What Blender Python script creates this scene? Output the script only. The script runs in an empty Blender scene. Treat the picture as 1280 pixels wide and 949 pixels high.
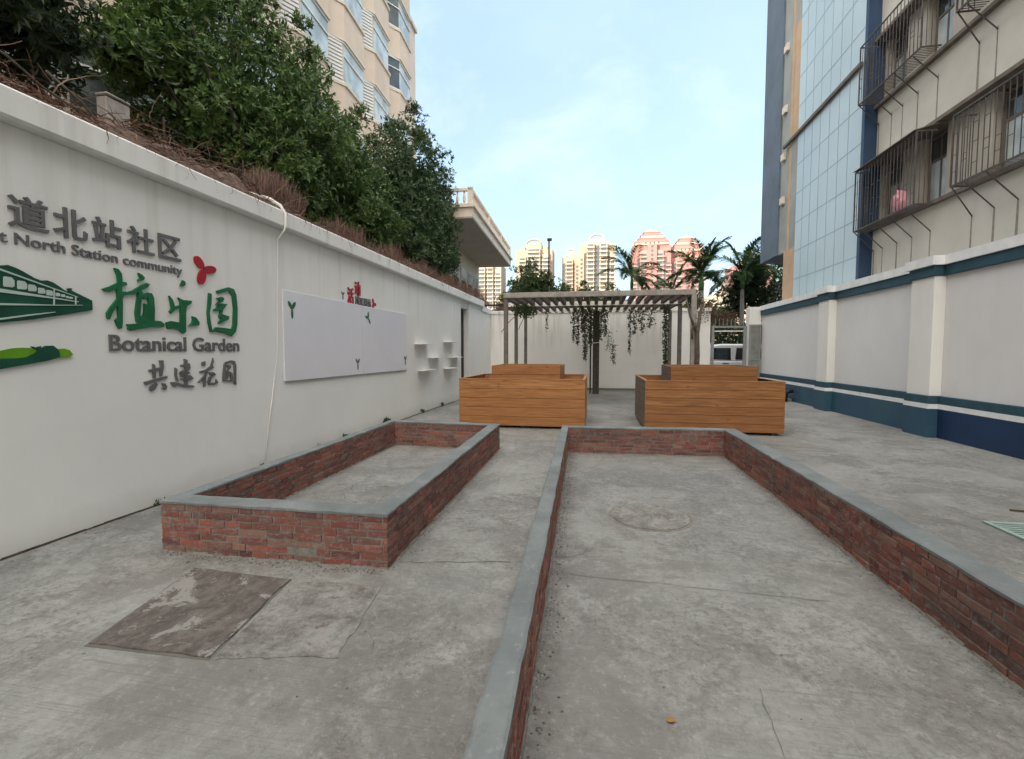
import bpy, bmesh, math, random
import numpy as np
from math import radians as R, sin, cos, pi
random.seed(7); rng = np.random.default_rng(7)
SC = bpy.context.scene
COL = SC.collection

# ------------------------------------------------------------------ camera
cam = bpy.data.cameras.new('camera'); camo = bpy.data.objects.new('camera', cam); COL.objects.link(camo)
cam.lens = 597/1280*36; cam.sensor_width = 36; cam.clip_start = 0.05; cam.clip_end = 3000
camo.location = (0, 0, 1.6); camo.rotation_euler = (R(90-3.307), 0, R(9.959))
SC.camera = camo

# ------------------------------------------------------------------ sky and sun
SUN_EL, SUN_ROT = R(9), R(211)
w = bpy.data.worlds.new('World'); SC.world = w; w.use_nodes = True
nt = w.node_tree; nt.nodes.clear()
def N(nt, t, **k):
    n = nt.nodes.new(t)
    for a, b in k.items():
        if a.startswith('i_'):
            n.inputs[int(a[2:])].default_value = b
        else: setattr(n, a, b)
    return n
L = lambda nt, a, b: nt.links.new(a, b)
sky = N(nt, 'ShaderNodeTexSky', sky_type='NISHITA', sun_disc=False, sun_elevation=SUN_EL, sun_rotation=SUN_ROT,
        air_density=1.0, dust_density=1.6, ozone_density=1.0, altitude=50)
tc = N(nt, 'ShaderNodeTexCoord')
mp = N(nt, 'ShaderNodeMapping'); mp.inputs['Scale'].default_value = (1.0, 1.0, 1.8); mp.inputs['Rotation'].default_value = (0.1, 0.15, 0.6)
L(nt, tc.outputs['Generated'], mp.inputs['Vector'])
no = N(nt, 'ShaderNodeTexNoise'); no.inputs['Scale'].default_value = 1.7; no.inputs['Detail'].default_value = 7; no.inputs['Roughness'].default_value = .55
no.inputs['Distortion'].default_value = .5
L(nt, mp.outputs[0], no.inputs['Vector'])
cr = N(nt, 'ShaderNodeValToRGB'); cr.color_ramp.elements[0].position = .40; cr.color_ramp.elements[1].position = .75
cr.color_ramp.elements[0].color = (.55,.55,.55,1); cr.color_ramp.elements[1].color = (.85,.85,.85,1)
L(nt, no.outputs['Fac'], cr.inputs[0])
mix = N(nt, 'ShaderNodeMix', data_type='RGBA'); mix.inputs[7].default_value = (1.85, 2.5, 3.3, 1)
L(nt, cr.outputs[0], mix.inputs[0]); L(nt, sky.outputs[0], mix.inputs[6])
# added unseen broken cloud, overhead and behind the camera, to brighten the yard
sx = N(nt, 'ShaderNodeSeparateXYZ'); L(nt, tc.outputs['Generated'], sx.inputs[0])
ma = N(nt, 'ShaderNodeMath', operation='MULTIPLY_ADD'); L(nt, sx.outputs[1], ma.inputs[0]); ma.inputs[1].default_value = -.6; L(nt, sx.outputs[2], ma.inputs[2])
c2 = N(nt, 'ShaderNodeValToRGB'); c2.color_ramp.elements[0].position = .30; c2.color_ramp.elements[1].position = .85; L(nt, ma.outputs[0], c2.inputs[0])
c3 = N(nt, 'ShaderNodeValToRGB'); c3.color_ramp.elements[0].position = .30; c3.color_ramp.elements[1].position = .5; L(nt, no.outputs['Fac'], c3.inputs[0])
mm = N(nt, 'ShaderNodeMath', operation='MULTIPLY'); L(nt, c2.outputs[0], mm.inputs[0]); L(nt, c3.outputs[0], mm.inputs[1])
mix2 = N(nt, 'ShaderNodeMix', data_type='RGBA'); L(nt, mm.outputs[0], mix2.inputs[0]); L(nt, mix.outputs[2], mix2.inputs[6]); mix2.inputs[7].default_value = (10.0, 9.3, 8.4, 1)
# thin white wisps
n4 = N(nt, 'ShaderNodeTexNoise'); n4.inputs['Scale'].default_value = 3.1; n4.inputs['Detail'].default_value = 8; n4.inputs['Roughness'].default_value = .6; n4.inputs['Distortion'].default_value = .25
L(nt, mp.outputs[0], n4.inputs['Vector'])
c4 = N(nt, 'ShaderNodeValToRGB'); c4.color_ramp.elements[0].position = .50; c4.color_ramp.elements[1].position = .82; c4.color_ramp.elements[1].color = (.5,.5,.5,1); L(nt, n4.outputs['Fac'], c4.inputs[0])
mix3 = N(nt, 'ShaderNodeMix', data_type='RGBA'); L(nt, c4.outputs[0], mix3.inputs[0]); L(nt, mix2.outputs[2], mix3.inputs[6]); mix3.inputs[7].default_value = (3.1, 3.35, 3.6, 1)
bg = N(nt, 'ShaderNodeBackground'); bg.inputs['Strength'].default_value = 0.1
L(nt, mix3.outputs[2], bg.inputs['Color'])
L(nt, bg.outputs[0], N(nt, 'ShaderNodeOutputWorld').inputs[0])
sl = bpy.data.lights.new('sun', 'SUN'); sl.energy = 2.0; sl.angle = R(0.5); sl.color = (1.0, .87, .73)
so = bpy.data.objects.new('sun', sl); COL.objects.link(so)
from mathutils import Vector, Matrix
tosun = Vector((sin(SUN_ROT)*cos(SUN_EL), cos(SUN_ROT)*cos(SUN_EL), sin(SUN_EL)))
so.rotation_euler = tosun.to_track_quat('Z', 'Y').to_euler(); so.location = (0, -20, 60)
SC.cycles.max_bounces = 6; SC.cycles.diffuse_bounces = 4; SC.cycles.glossy_bounces = 2; SC.cycles.transmission_bounces = 2
SC.view_settings.view_transform = 'Standard'; SC.view_settings.look = 'None'
SC.view_settings.gamma = 1.0; SC.view_settings.use_curve_mapping = False
SC.view_settings.exposure = 2.0

# ------------------------------------------------------------------ material helpers
MATS = {}
class Nodes:
    def __init__(s, name, rough=.8, spec=.3):
        s.m = bpy.data.materials.new(name); s.m.use_nodes = True; s.t = s.m.node_tree
        s.b = s.t.nodes['Principled BSDF']; s.b.inputs['Roughness'].default_value = rough
        s.b.inputs['Specular IOR Level'].default_value = spec
        s.tc = s.t.nodes.new('ShaderNodeTexCoord'); MATS[name] = s.m
    def obj(s): return s.tc.outputs['Object']
    def map(s, scale=(1,1,1), rot=(0,0,0), src=None):
        n = s.t.nodes.new('ShaderNodeMapping'); n.inputs['Scale'].default_value = scale; n.inputs['Rotation'].default_value = rot
        s.t.links.new(src or s.obj(), n.inputs['Vector']); return n.outputs[0]
    def noise(s, scale, detail=4, rough=.55, vec=None, dist=0):
        n = s.t.nodes.new('ShaderNodeTexNoise'); n.inputs['Scale'].default_value = scale; n.inputs['Detail'].default_value = detail
        n.inputs['Roughness'].default_value = rough; n.inputs['Distortion'].default_value = dist
        s.t.links.new(vec or s.obj(), n.inputs['Vector']); return n.outputs['Fac']
    def vor(s, scale, feature='F1', vec=None, out='Distance'):
        n = s.t.nodes.new('ShaderNodeTexVoronoi'); n.feature = feature; n.inputs['Scale'].default_value = scale
        s.t.links.new(vec or s.obj(), n.inputs['Vector']); return n.outputs[out]
    def ramp(s, fac, *stops):
        n = s.t.nodes.new('ShaderNodeValToRGB'); e = n.color_ramp.elements
        while len(e) < len(stops): e.new(.5)
        for i, (p, c) in enumerate(stops):
            e[i].position = p; e[i].color = (c, c, c, 1) if isinstance(c, (int, float)) else (*c, 1)
        s.t.links.new(fac, n.inputs[0]); return n.outputs[0]
    def mix(s, fac, a, b, mode='MIX'):
        n = s.t.nodes.new('ShaderNodeMix'); n.data_type = 'RGBA'; n.blend_type = mode
        for k_, v in ((0, fac), (6, a), (7, b)):
            sock = n.inputs[k_]
            if isinstance(v, (int, float)): sock.default_value = v if k_ == 0 else (v, v, v, 1)
            elif isinstance(v, tuple): sock.default_value = (*v, 1)
            else: s.t.links.new(v, sock)
        return n.outputs[2]
    def math(s, op, a, b=0.0, c=None):
        n = s.t.nodes.new('ShaderNodeMath'); n.operation = op
        for i, v in enumerate((a, b) if c is None else (a, b, c)):
            if isinstance(v, (int, float)): n.inputs[i].default_value = v
            else: s.t.links.new(v, n.inputs[i])
        return n.outputs[0]
    def sep(s, src=None):
        n = s.t.nodes.new('ShaderNodeSeparateXYZ'); s.t.links.new(src or s.obj(), n.inputs[0]); return n.outputs
    def island(s):
        return s.t.nodes.new('ShaderNodeNewGeometry').outputs['Random Per Island']
    def color(s, c):
        if isinstance(c, tuple): s.b.inputs['Base Color'].default_value = (*c, 1)
        else: s.t.links.new(c, s.b.inputs['Base Color'])
    def rough(s, c): s.t.links.new(c, s.b.inputs['Roughness'])
    def bump(s, h, strength=.4, dist=.01):
        n = s.t.nodes.new('ShaderNodeBump'); n.inputs['Strength'].default_value = strength; n.inputs['Distance'].default_value = dist
        s.t.links.new(h, n.inputs['Height']); s.t.links.new(n.outputs[0], s.b.inputs['Normal'])

def simple(name, c, rough=.7, var=.12, scale=6, metal=0, bump=0, spec=.3):
    s = Nodes(name, rough, spec); f = s.noise(scale, 5, .6)
    lo = tuple(x*(1-var) for x in c); hi = tuple(min(1, x*(1+var)) for x in c)
    s.color(s.ramp(f, (.3, lo), (.7, hi))); s.b.inputs['Metallic'].default_value = metal
    if bump: s.bump(s.noise(scale*6, 4), bump, .005)
    return s.m

def paint(name, c, dirt=.25, streak=.5, top=3.3):
    s = Nodes(name, .85, .2)
    big = s.noise(.7, 4, .55); mid = s.noise(3.5, 6, .65)
    base = s.mix(s.ramp(big, (.35, 0), (.7, 1)), tuple(x*.93 for x in c), c)
    base = s.mix(s.math('MULTIPLY', s.ramp(mid, (.52, 0), (.78, 1)), dirt), base, tuple(x*.72 for x in c))
    st = s.ramp(s.noise(5, 5, .6, s.map((1, 1, .06))), (.50, 0), (.72, 1))
    z = s.sep()[2]
    fade = s.ramp(s.math('DIVIDE', z, top), (.45, 0), (1.0, 1))
    base = s.mix(s.math('MULTIPLY', s.math('MULTIPLY', st, fade), streak), base, tuple(x*y for x, y in zip(c, (.52, .51, .46))))
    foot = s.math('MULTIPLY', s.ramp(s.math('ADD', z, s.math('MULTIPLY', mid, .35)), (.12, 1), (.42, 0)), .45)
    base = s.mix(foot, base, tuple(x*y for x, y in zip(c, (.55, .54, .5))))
    s.color(base); s.bump(s.math('ADD', s.noise(90, 4, .6), s.math('MULTIPLY', s.noise(2.2, 3), 2)), .25, .006)
    return s.m

# ------------------------------------------------------------------ mesh helpers
class MB:
    def __init__(s): s.v = []; s.f = []
    def box(s, x0, x1, y0, y1, z0, z1, j=0):
        b = len(s.v)
        for x, y, z in ((x0,y0,z0),(x1,y0,z0),(x1,y1,z0),(x0,y1,z0),(x0,y0,z1),(x1,y0,z1),(x1,y1,z1),(x0,y1,z1)):
            if j: x += random.uniform(-j, j); y += random.uniform(-j, j); z += random.uniform(-j, j)
            s.v.append((x, y, z))
        for f in ((0,3,2,1),(4,5,6,7),(0,1,5,4),(1,2,6,5),(2,3,7,6),(3,0,4,7)): s.f.append(tuple(b+i for i in f))
        return s
    def hexa(s, pts):
        b = len(s.v); s.v += [tuple(p) for p in pts]
        for f in ((0,3,2,1),(4,5,6,7),(0,1,5,4),(1,2,6,5),(2,3,7,6),(3,0,4,7)): s.f.append(tuple(b+i for i in f))
        return s
    def prism(s, poly, z0, z1):
        n = len(poly); b = len(s.v)
        s.v += [(p[0], p[1], z0) for p in poly] + [(p[0], p[1], z1) for p in poly]
        s.f.append(tuple(b+i for i in range(n-1, -1, -1))); s.f.append(tuple(b+n+i for i in range(n)))
        for i in range(n): k = (i+1) % n; s.f.append((b+i, b+k, b+n+k, b+n+i))
        return s
    def tube(s, pts, r, n=8, caps=True):
        pts = [Vector(p) for p in pts]; rs = r if isinstance(r, (list, tuple)) else [r]*len(pts)
        b = len(s.v); up = None
        for i, p in enumerate(pts):
            d = (pts[min(i+1, len(pts)-1)]-pts[max(i-1, 0)]).normalized()
            if up is None: up = Vector((0,0,1)) if abs(d.z) < .9 else Vector((1,0,0))
            a = d.cross(up).normalized(); c = a.cross(d).normalized(); up = c
            for k in range(n):
                t = 2*pi*k/n; q = p+(a*cos(t)+c*sin(t))*rs[i]; s.v.append(tuple(q))
        for i in range(len(pts)-1):
            for k in range(n):
                k2 = (k+1) % n; s.f.append((b+i*n+k, b+i*n+k2, b+(i+1)*n+k2, b+(i+1)*n+k))
        if caps:
            s.f.append(tuple(b+k for k in range(n-1, -1, -1))); s.f.append(tuple(b+(len(pts)-1)*n+k for k in range(n)))
        return s
    def quad(s, a, b_, c, d):
        b = len(s.v); s.v += [tuple(a), tuple(b_), tuple(c), tuple(d)]; s.f.append((b, b+1, b+2, b+3)); return s
    def build(s, name, mat, parent=None, bevel=0, smooth=False, fix=False):
        return build_np(name, s.v, s.f, mat, parent, bevel, smooth, fix)

def wpos(o):
    p = Vector((0,0,0))
    while o: p += o.location; o = o.parent
    return p
def build_np(name, v, f, mat, parent=None, bevel=0, smooth=False, fix=False):
    me = bpy.data.meshes.new(name)
    if parent is not None:
        off = wpos(parent); v = (np.array(v, float) - np.array(off)).tolist()
    elif isinstance(v, np.ndarray): v = v.tolist()
    me.from_pydata(v, [], f if isinstance(f, list) else f.tolist())
    if bevel or fix:
        bm = bmesh.new(); bm.from_mesh(me)
        if bevel: bmesh.ops.bevel(bm, geom=bm.edges[:], offset=bevel, segments=1, affect='EDGES', clamp_overlap=True)
        if fix: bmesh.ops.recalc_face_normals(bm, faces=bm.faces[:])
        bm.to_mesh(me); bm.free()
    if isinstance(mat, str): mat = MATS[mat]
    me.materials.append(mat)
    if smooth: me.shade_smooth()
    me.update()
    o = bpy.data.objects.new(name, me); COL.objects.link(o); o.parent = parent
    return o
def tag(o, label=None, cat=None, group=None, kind=None):
    if label: o['label'] = label
    if cat: o['category'] = cat
    if group: o['group'] = group
    if kind: o['kind'] = kind
    return o
def empty(name, loc, label, cat, group=None, rz=0):
    o = bpy.data.objects.new(name, None); COL.objects.link(o); o.location = loc; o.rotation_euler.z = rz
    o.empty_display_size = .3
    return tag(o, label, cat, group)
def copy_tree(o, parent=None):
    c = o.copy(); COL.objects.link(c); c.parent = parent
    for ch in [x for x in list(COL.objects) if x.parent is o]: copy_tree(ch, c)
    return c
# ------------------------------------------------------------------ materials
def m_ground():
    s = Nodes('concrete_ground', .8, .35)
    big = s.noise(.33, 5, .6, dist=.4); mid = s.noise(1.5, 9, .75, dist=.5); fine = s.noise(9, 8, .7)
    gr = s.noise(85, 3, .6)
    base = s.ramp(s.math('ADD', s.math('MULTIPLY', big, .6), s.math('MULTIPLY', mid, .4)), (.38, (.145,.145,.137)), (.47, (.208,.212,.203)), (.60, (.275,.283,.272)))
    base = s.mix(s.ramp(s.noise(2.6, 10, .82, dist=.3), (.51, 0), (.62, .5)), base, (.345,.35,.34))       # pale scuffed cement
    base = s.mix(s.ramp(s.noise(.9, 9, .74, s.map((1,1,1),(0,0,1)), dist=.7), (.49, 0), (.57, .5)), base, (.115,.110,.105))  # damp dark patches
    grime = s.ramp(s.noise(.8, 4, .6, s.map((1,1,1),(0,0,2.1))), (.40, .2), (.56, 1))
    base = s.mix(s.math('MULTIPLY', s.ramp(s.noise(24, 9, .8), (.50, 0), (.59, .65)), grime), base, (.085,.080,.074))
    base = s.mix(s.math('MULTIPLY', s.ramp(s.noise(5.5, 10, .82, dist=.4), (.51, 0), (.57, .52)), grime), base, (.105,.098,.092))
    base = s.mix(s.ramp(s.noise(17, 10, .9, s.map((1,1,1),(0,0,.8))), (.53, 0), (.60, .5)), base, (.36,.36,.345))
    base = s.mix(s.ramp(fine, (.5, 0), (.72, .65)), base, (.17,.163,.15))
    # broom marks running across the yard
    br = s.noise(3.2, 6, .75, s.map((.5, 26, 1), (0, 0, -.05)))
    bmask = s.ramp(s.noise(.7, 3, .5, s.map((1.1,1,1),(0,0,.5))), (.42, 0), (.6, 1))
    base = s.mix(s.math('MULTIPLY', s.ramp(br, (.52, 0), (.62, .6)), bmask), base, (.13,.125,.118))
    # spatter specks
    sp = s.vor(5.5, 'F1', s.map((1,1,1),(0,0,.3)))
    base = s.mix(s.ramp(sp, (.035, .8), (.06, 0)), base, (.085,.07,.06))
    # hairline cracks
    vv = s.t.nodes.new('ShaderNodeVectorMath'); vv.operation = 'ADD'
    nz = s.t.nodes.new('ShaderNodeTexNoise'); nz.inputs['Scale'].default_value = 1.6; nz.inputs['Detail'].default_value = 6
    s.t.links.new(s.obj(), nz.inputs['Vector']); s.t.links.new(s.obj(), vv.inputs[0]); s.t.links.new(nz.outputs['Color'], vv.inputs[1])
    ck = s.vor(.42, 'DISTANCE_TO_EDGE', vv.outputs[0])
    ckm = s.math('MULTIPLY', s.ramp(ck, (.0, .8), (.0025, 0)), s.ramp(s.noise(.5, 2), (.52, 0), (.6, .75)))
    base = s.mix(ckm, base, (.07,.065,.06))
    s.color(base); s.rough(s.ramp(big, (.35, .6), (.62, .9)))
    h = s.math('ADD', s.math('MULTIPLY', fine, .8), s.math('ADD', s.math('MULTIPLY', gr, .5), s.math('MULTIPLY', s.math('MULTIPLY', br, bmask), 1.2)))
    s.bump(s.math('SUBTRACT', h, s.math('MULTIPLY', ckm, 3)), .55, .008)
m_ground()
def m_brick():
    s = Nodes('brick', .9, .2)
    r = s.island()
    c = s.ramp(r, (.0, (.11,.045,.042)), (.2, (.27,.078,.058)), (.4, (.17,.07,.06)), (.58, (.38,.115,.075)), (.75, (.20,.09,.072)), (.9, (.33,.17,.12)), (1, (.12,.075,.07)))
    c = s.mix(s.ramp(s.noise(38, 6, .7), (.4, 0), (.75, .6)), c, (.085,.055,.05))
    c = s.mix(s.ramp(s.noise(15, 10, .85, s.map((1,1,1.8)), dist=.5), (.515, 0), (.575, .7)), c, (.27,.255,.235))   # mortar smears
    c = s.mix(s.ramp(s.noise(1.4, 3, .6), (.5, 0), (.7, .35)), c, (.10,.075,.07))
    c = s.mix(.12, c, (.06,.05,.05)); s.color(c); s.bump(s.noise(60, 6, .75), .9, .007)
m_brick()
def m_mortar():
    s = Nodes('mortar', .95, .15); c = s.ramp(s.noise(20, 7, .7), (.3, (.13,.125,.11)), (.7, (.25,.245,.225)))
    s.color(c); s.bump(s.noise(45, 6, .7), .7, .008)
m_mortar()
def m_cap():
    s = Nodes('cement_cap', .82, .3)
    c = s.ramp(s.noise(2.2, 6, .6, dist=.3), (.3, (.110,.128,.133)), (.55, (.158,.180,.186)), (.75, (.22,.24,.242)))
    c = s.mix(s.ramp(s.noise(9, 10, .85), (.53, 0), (.66, .6)), c, (.115,.115,.105))
    c = s.mix(s.ramp(s.noise(12, 10, .85, s.map((1,1,1),(0,0,1))), (.55, 0), (.66, .5)), c, (.34,.35,.34))
    s.color(c); s.bump(s.noise(30, 6, .6), .4, .006)
m_cap()
def m_wood(name='pine_board', k=1.0):
    s = Nodes(name, .55, .35)
    r = s.island(); v = s.map((1.2, 9, 16))
    nn = s.t.nodes.new('ShaderNodeTexNoise'); nn.noise_dimensions = '4D'; nn.inputs['Scale'].default_value = 1.5; nn.inputs['Detail'].default_value = 6; nn.inputs['Distortion'].default_value = 1.2
    s.t.links.new(v, nn.inputs['Vector']); s.t.links.new(s.math('MULTIPLY', r, 40), nn.inputs['W'])
    g = s.ramp(nn.outputs['Fac'], (.3, (.22*k,.090*k,.030*k)), (.5, (.35*k,.155*k,.052*k)), (.7, (.47*k,.235*k,.090*k)))
    g = s.mix(s.ramp(r, (0, 0), (1, .4)), g, (.28*k,.11*k,.036*k))
    kn = s.vor(2.3, 'F1', s.map((1, 1.6, 3.4)))
    g = s.mix(s.ramp(kn, (.05, .75), (.12, 0)), g, (.085,.032,.012))
    s.color(g); s.bump(nn.outputs['Fac'], .15, .004)
m_wood(); m_wood('weathered_board', .5); m_wood('redder_board', .82); simple('grey_board', (.17,.14,.115), .85, .3, 8)
simple('board_dark', (.05,.03,.02)); simple('soil', (.07,.055,.045), .95, .4, 12, bump=.8)
paint('white_wall', (.76,.77,.755), .12, .35, 3.4)
paint('white_wall_far', (.80,.79,.765), .25, 1.0, 3.3)
paint('panel_grey', (.76,.76,.77), .12, .1, 3.3)
paint('pilaster_white', (.82,.82,.79), .12, .15, 3.3)
def m_blue():
    s = Nodes('blue_paint', .55, .4)
    c = s.ramp(s.noise(.55, 3, .5), (.42, (.030,.095,.140)), (.6, (.026,.070,.140)))
    c = s.mix(s.ramp(s.noise(6, 6, .7), (.5, 0), (.8, .5)), c, (.05,.11,.14)); s.color(c)
m_blue()
simple('teal_paint', (.030,.078,.112), .6, .25, 3)
simple('cap_white', (.78,.80,.81), .8, .1, 4)
simple('steel_letter', (.15,.15,.155), .42, .15, 8, metal=.35)
simple('green_letter', (.008,.115,.045), .35, .25, 5); simple('dark_green', (.006,.060,.035), .4, .3, 4)
simple('light_green', (.10,.26,.012), .4, .25, 4); simple('red_letter', (.34,.008,.022), .35, .15, 5)
simple('train_stripe', (.42,.52,.48), .5, .1, 5)
simple('whiteboard', (.66,.67,.73), .3, .03, 1.5); simple('shelf_white', (.72,.71,.69), .5, .06)
simple('pipe_white', (.80,.79,.76), .4, .08); simple('rusty_metal', (.085,.05,.038), .8, .4, 14, metal=.3, bump=.5)
simple('dark_metal', (.035,.03,.03), .6, .3, 12, metal=.4); simple('cage_steel', (.105,.095,.09), .6, .3, 9, metal=.3)
simple('grey_steel', (.26,.27,.27), .5, .15, 5, metal=.3); simple('door_leaf', (.20,.215,.20), .6, .25, 3)
simple('post_grey', (.155,.14,.125), .8, .25, 8, bump=.4); simple('pergola_grey', (.33,.31,.285), .9, .3, 6, bump=.5)
simple('rafter_brown', (.12,.095,.08), .9, .35, 7, bump=.4); simple('cross_beam', (.78,.74,.69), .9, .2, 7)
simple('teal_grate', (.24,.33,.30), .6, .2, 9); simple('black', (.012,.012,.012), .6)
simple('pink_fabric', (.85,.42,.50), .9, .15, 30, bump=.8)
simple('van_white', (.62,.64,.68), .25, .04, 2); simple('tyre', (.02,.02,.02), .85)
simple('lamp_red', (.4,.02,.02), .3); simple('window_dark', (.018,.02,.022), .08, .3, 2, spec=.6)
simple('asphalt', (.055,.055,.055), .9, .25, 3, bump=.4); simple('earth', (.10,.075,.055), .95, .35, 3, bump=.6)
simple('far_ground', (.09,.10,.06), .95, .35, .05)
simple('cream_wall', (.60,.525,.45), .85, .08, .8); simple('cream_apron', (.60,.50,.41), .85, .08, .8)
simple('cream_trim', (.60,.53,.44), .8, .06, 2); simple('frame_white', (.68,.68,.66), .5, .05)
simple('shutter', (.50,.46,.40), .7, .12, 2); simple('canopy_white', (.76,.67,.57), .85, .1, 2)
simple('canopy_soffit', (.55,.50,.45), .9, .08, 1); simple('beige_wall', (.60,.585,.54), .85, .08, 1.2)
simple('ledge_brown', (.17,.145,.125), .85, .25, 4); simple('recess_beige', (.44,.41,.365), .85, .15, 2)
simple('column_blue', (.030,.062,.125), .5, .15, 2); simple('slate_wall', (.13,.17,.22), .75, .15, 1)
simple('orange_wall', (.56,.39,.25), .8, .1, 2); simple('bay_grey', (.34,.36,.35), .8, .15, 1)
simple('rust_stain', (.30,.27,.235), .9, .2, 9)
def m_tile():
    s = Nodes('tile_panel', .38, .4); x = s.sep()
    c = s.ramp(s.noise(.35, 3, .5), (.35, (.47,.60,.66)), (.65, (.54,.67,.73)))
    s.color(c); s.bump(s.noise(1.1, 2), .06, .05)
m_tile(); simple('tile_joint', (.30,.41,.46), .8)
def m_glass(name, c, r=.06, met=.35):
    s = Nodes(name, r, .8); s.color(s.ramp(s.noise(1.3, 2, .5), (.4, c), (.6, tuple(x*1.7 for x in c)))); s.b.inputs['Metallic'].default_value = met
m_glass('glass_dark', (.05,.06,.062)); m_glass('glass_pale', (.30,.34,.34), .25, 0)
def m_leaf(name, cols, rough=.42, trans=.25):
    s = Nodes(name, rough, .45); r = s.island()
    c = s.ramp(r, *[(i/(len(cols)-1), x) for i, x in enumerate(cols)])
    hl = s.noise(1.1, 3, .6)
    c = s.mix(s.ramp(hl, (.45, 0), (.68, .55)), c, cols[-1])
    s.color(c)
    tr = s.t.nodes.new('ShaderNodeBsdfTranslucent'); s.t.links.new(c, tr.inputs[0])
    mx = s.t.nodes.new('ShaderNodeMixShader'); mx.inputs[0].default_value = trans
    s.t.links.new(s.b.outputs[0], mx.inputs[1]); s.t.links.new(tr.outputs[0], mx.inputs[2])
    s.t.links.new(mx.outputs[0], s.t.nodes['Material Output'].inputs[0])
m_leaf('leaf_bush', [(.030,.065,.020),(.055,.110,.028),(.090,.165,.038),(.135,.215,.055)], .36)
m_leaf('leaf_deep', [(.022,.052,.024),(.042,.085,.032),(.068,.122,.042),(.10,.155,.058)], .36)
m_leaf('leaf_dark', [(.014,.030,.012),(.028,.052,.020),(.046,.075,.028)], .45)
m_leaf('leaf_far', [(.022,.045,.014),(.040,.072,.020),(.070,.105,.030)], .6)
m_leaf('leaf_far_pale', [(.045,.075,.025),(.075,.12,.035),(.10,.15,.05)], .6)
m_leaf('palm_leaf', [(.035,.075,.028),(.062,.125,.042),(.095,.165,.055)], .5)
m_leaf('vine_leaf', [(.035,.050,.022),(.065,.095,.033),(.08,.07,.04)], .6)
m_leaf('dry_vine', [(.075,.035,.024),(.14,.065,.045),(.20,.115,.08),(.26,.18,.135),(.055,.03,.022)], .9, .05)
m_leaf('dry_brush', [(.085,.045,.036),(.14,.080,.065),(.20,.125,.10),(.27,.18,.15)], .9, .05)
m_leaf('rust_leaf', [(.10,.045,.03),(.16,.075,.05),(.08,.07,.03)], .8, .1)
simple('bark', (.10,.085,.07), .95, .35, 9, bump=.9); simple('palm_trunk', (.19,.185,.165), .9, .25, 6, bump=.5)
simple('crownshaft', (.06,.13,.035), .5, .2, 4)

# ------------------------------------------------------------------ ground
MBx = MB()
MBx.box(-1500, 1500, -1500, 1500, -1.2, -1.0).build('ground', 'far_ground')['kind'] = 'structure'
o = MB().box(-4.75, 6.35, -14, 20.5, -1, 0).build('courtyard_floor', 'concrete_ground'); o['kind'] = 'structure'
o = MB().box(-60, 120, 20.5, 29, -1, -.02).build('road', 'asphalt'); o['kind'] = 'structure'
o = MB().box(-300, 500, 29, 700, -1, .05).build('park_ground', 'far_ground'); o['kind'] = 'structure'
o = MB().box(-70, -4.76, -60, 20.5, -1, 3.3).build('raised_terrain', 'earth'); o['kind'] = 'structure'
o = MB().box(-70, -5.0, 29, 60, -1, 3.0).box(-70, -5.0, 20.5, 29, -1, 3.29).build('terrain', 'earth'); o['kind'] = 'structure'
# joints sawn into the slab
def wavy_strip(mb, a, b, wd, z, n=24, amp=.01):
    a = Vector(a); b = Vector(b); d = (b-a).normalized(); p = Vector((-d.y, d.x)); L_ = []
    for i in range(n+1):
        c = a+(b-a)*(i/n)+p*random.uniform(-amp, amp); ww = wd*random.uniform(.3, 1.1)
        L_.append((c+p*ww, c-p*ww))
    for i in range(n): mb.quad((*L_[i][0], z), (*L_[i][1], z), (*L_[i+1][1], z), (*L_[i+1][0], z))
simple('joint_grey', (.12,.115,.105), .9)
mb = MB(); wavy_strip(mb, (-.3, 3.38), (1.5, 3.28), .003, .004); wavy_strip(mb, (-1.15, 5.2), (-.55, 5.1), .004, .004, 10)
wavy_strip(mb, (.72, 1.75), (.78, 2.35), .0015, .004, 12); wavy_strip(mb, (2.3, 8.9), (6.1, 8.4), .006, .004); wavy_strip(mb, (-1.45, 3.35), (-.62, 3.5), .004, .004, 14)
o = mb.build('floor_joints', 'joint_grey'); o['kind'] = 'structure'

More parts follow.
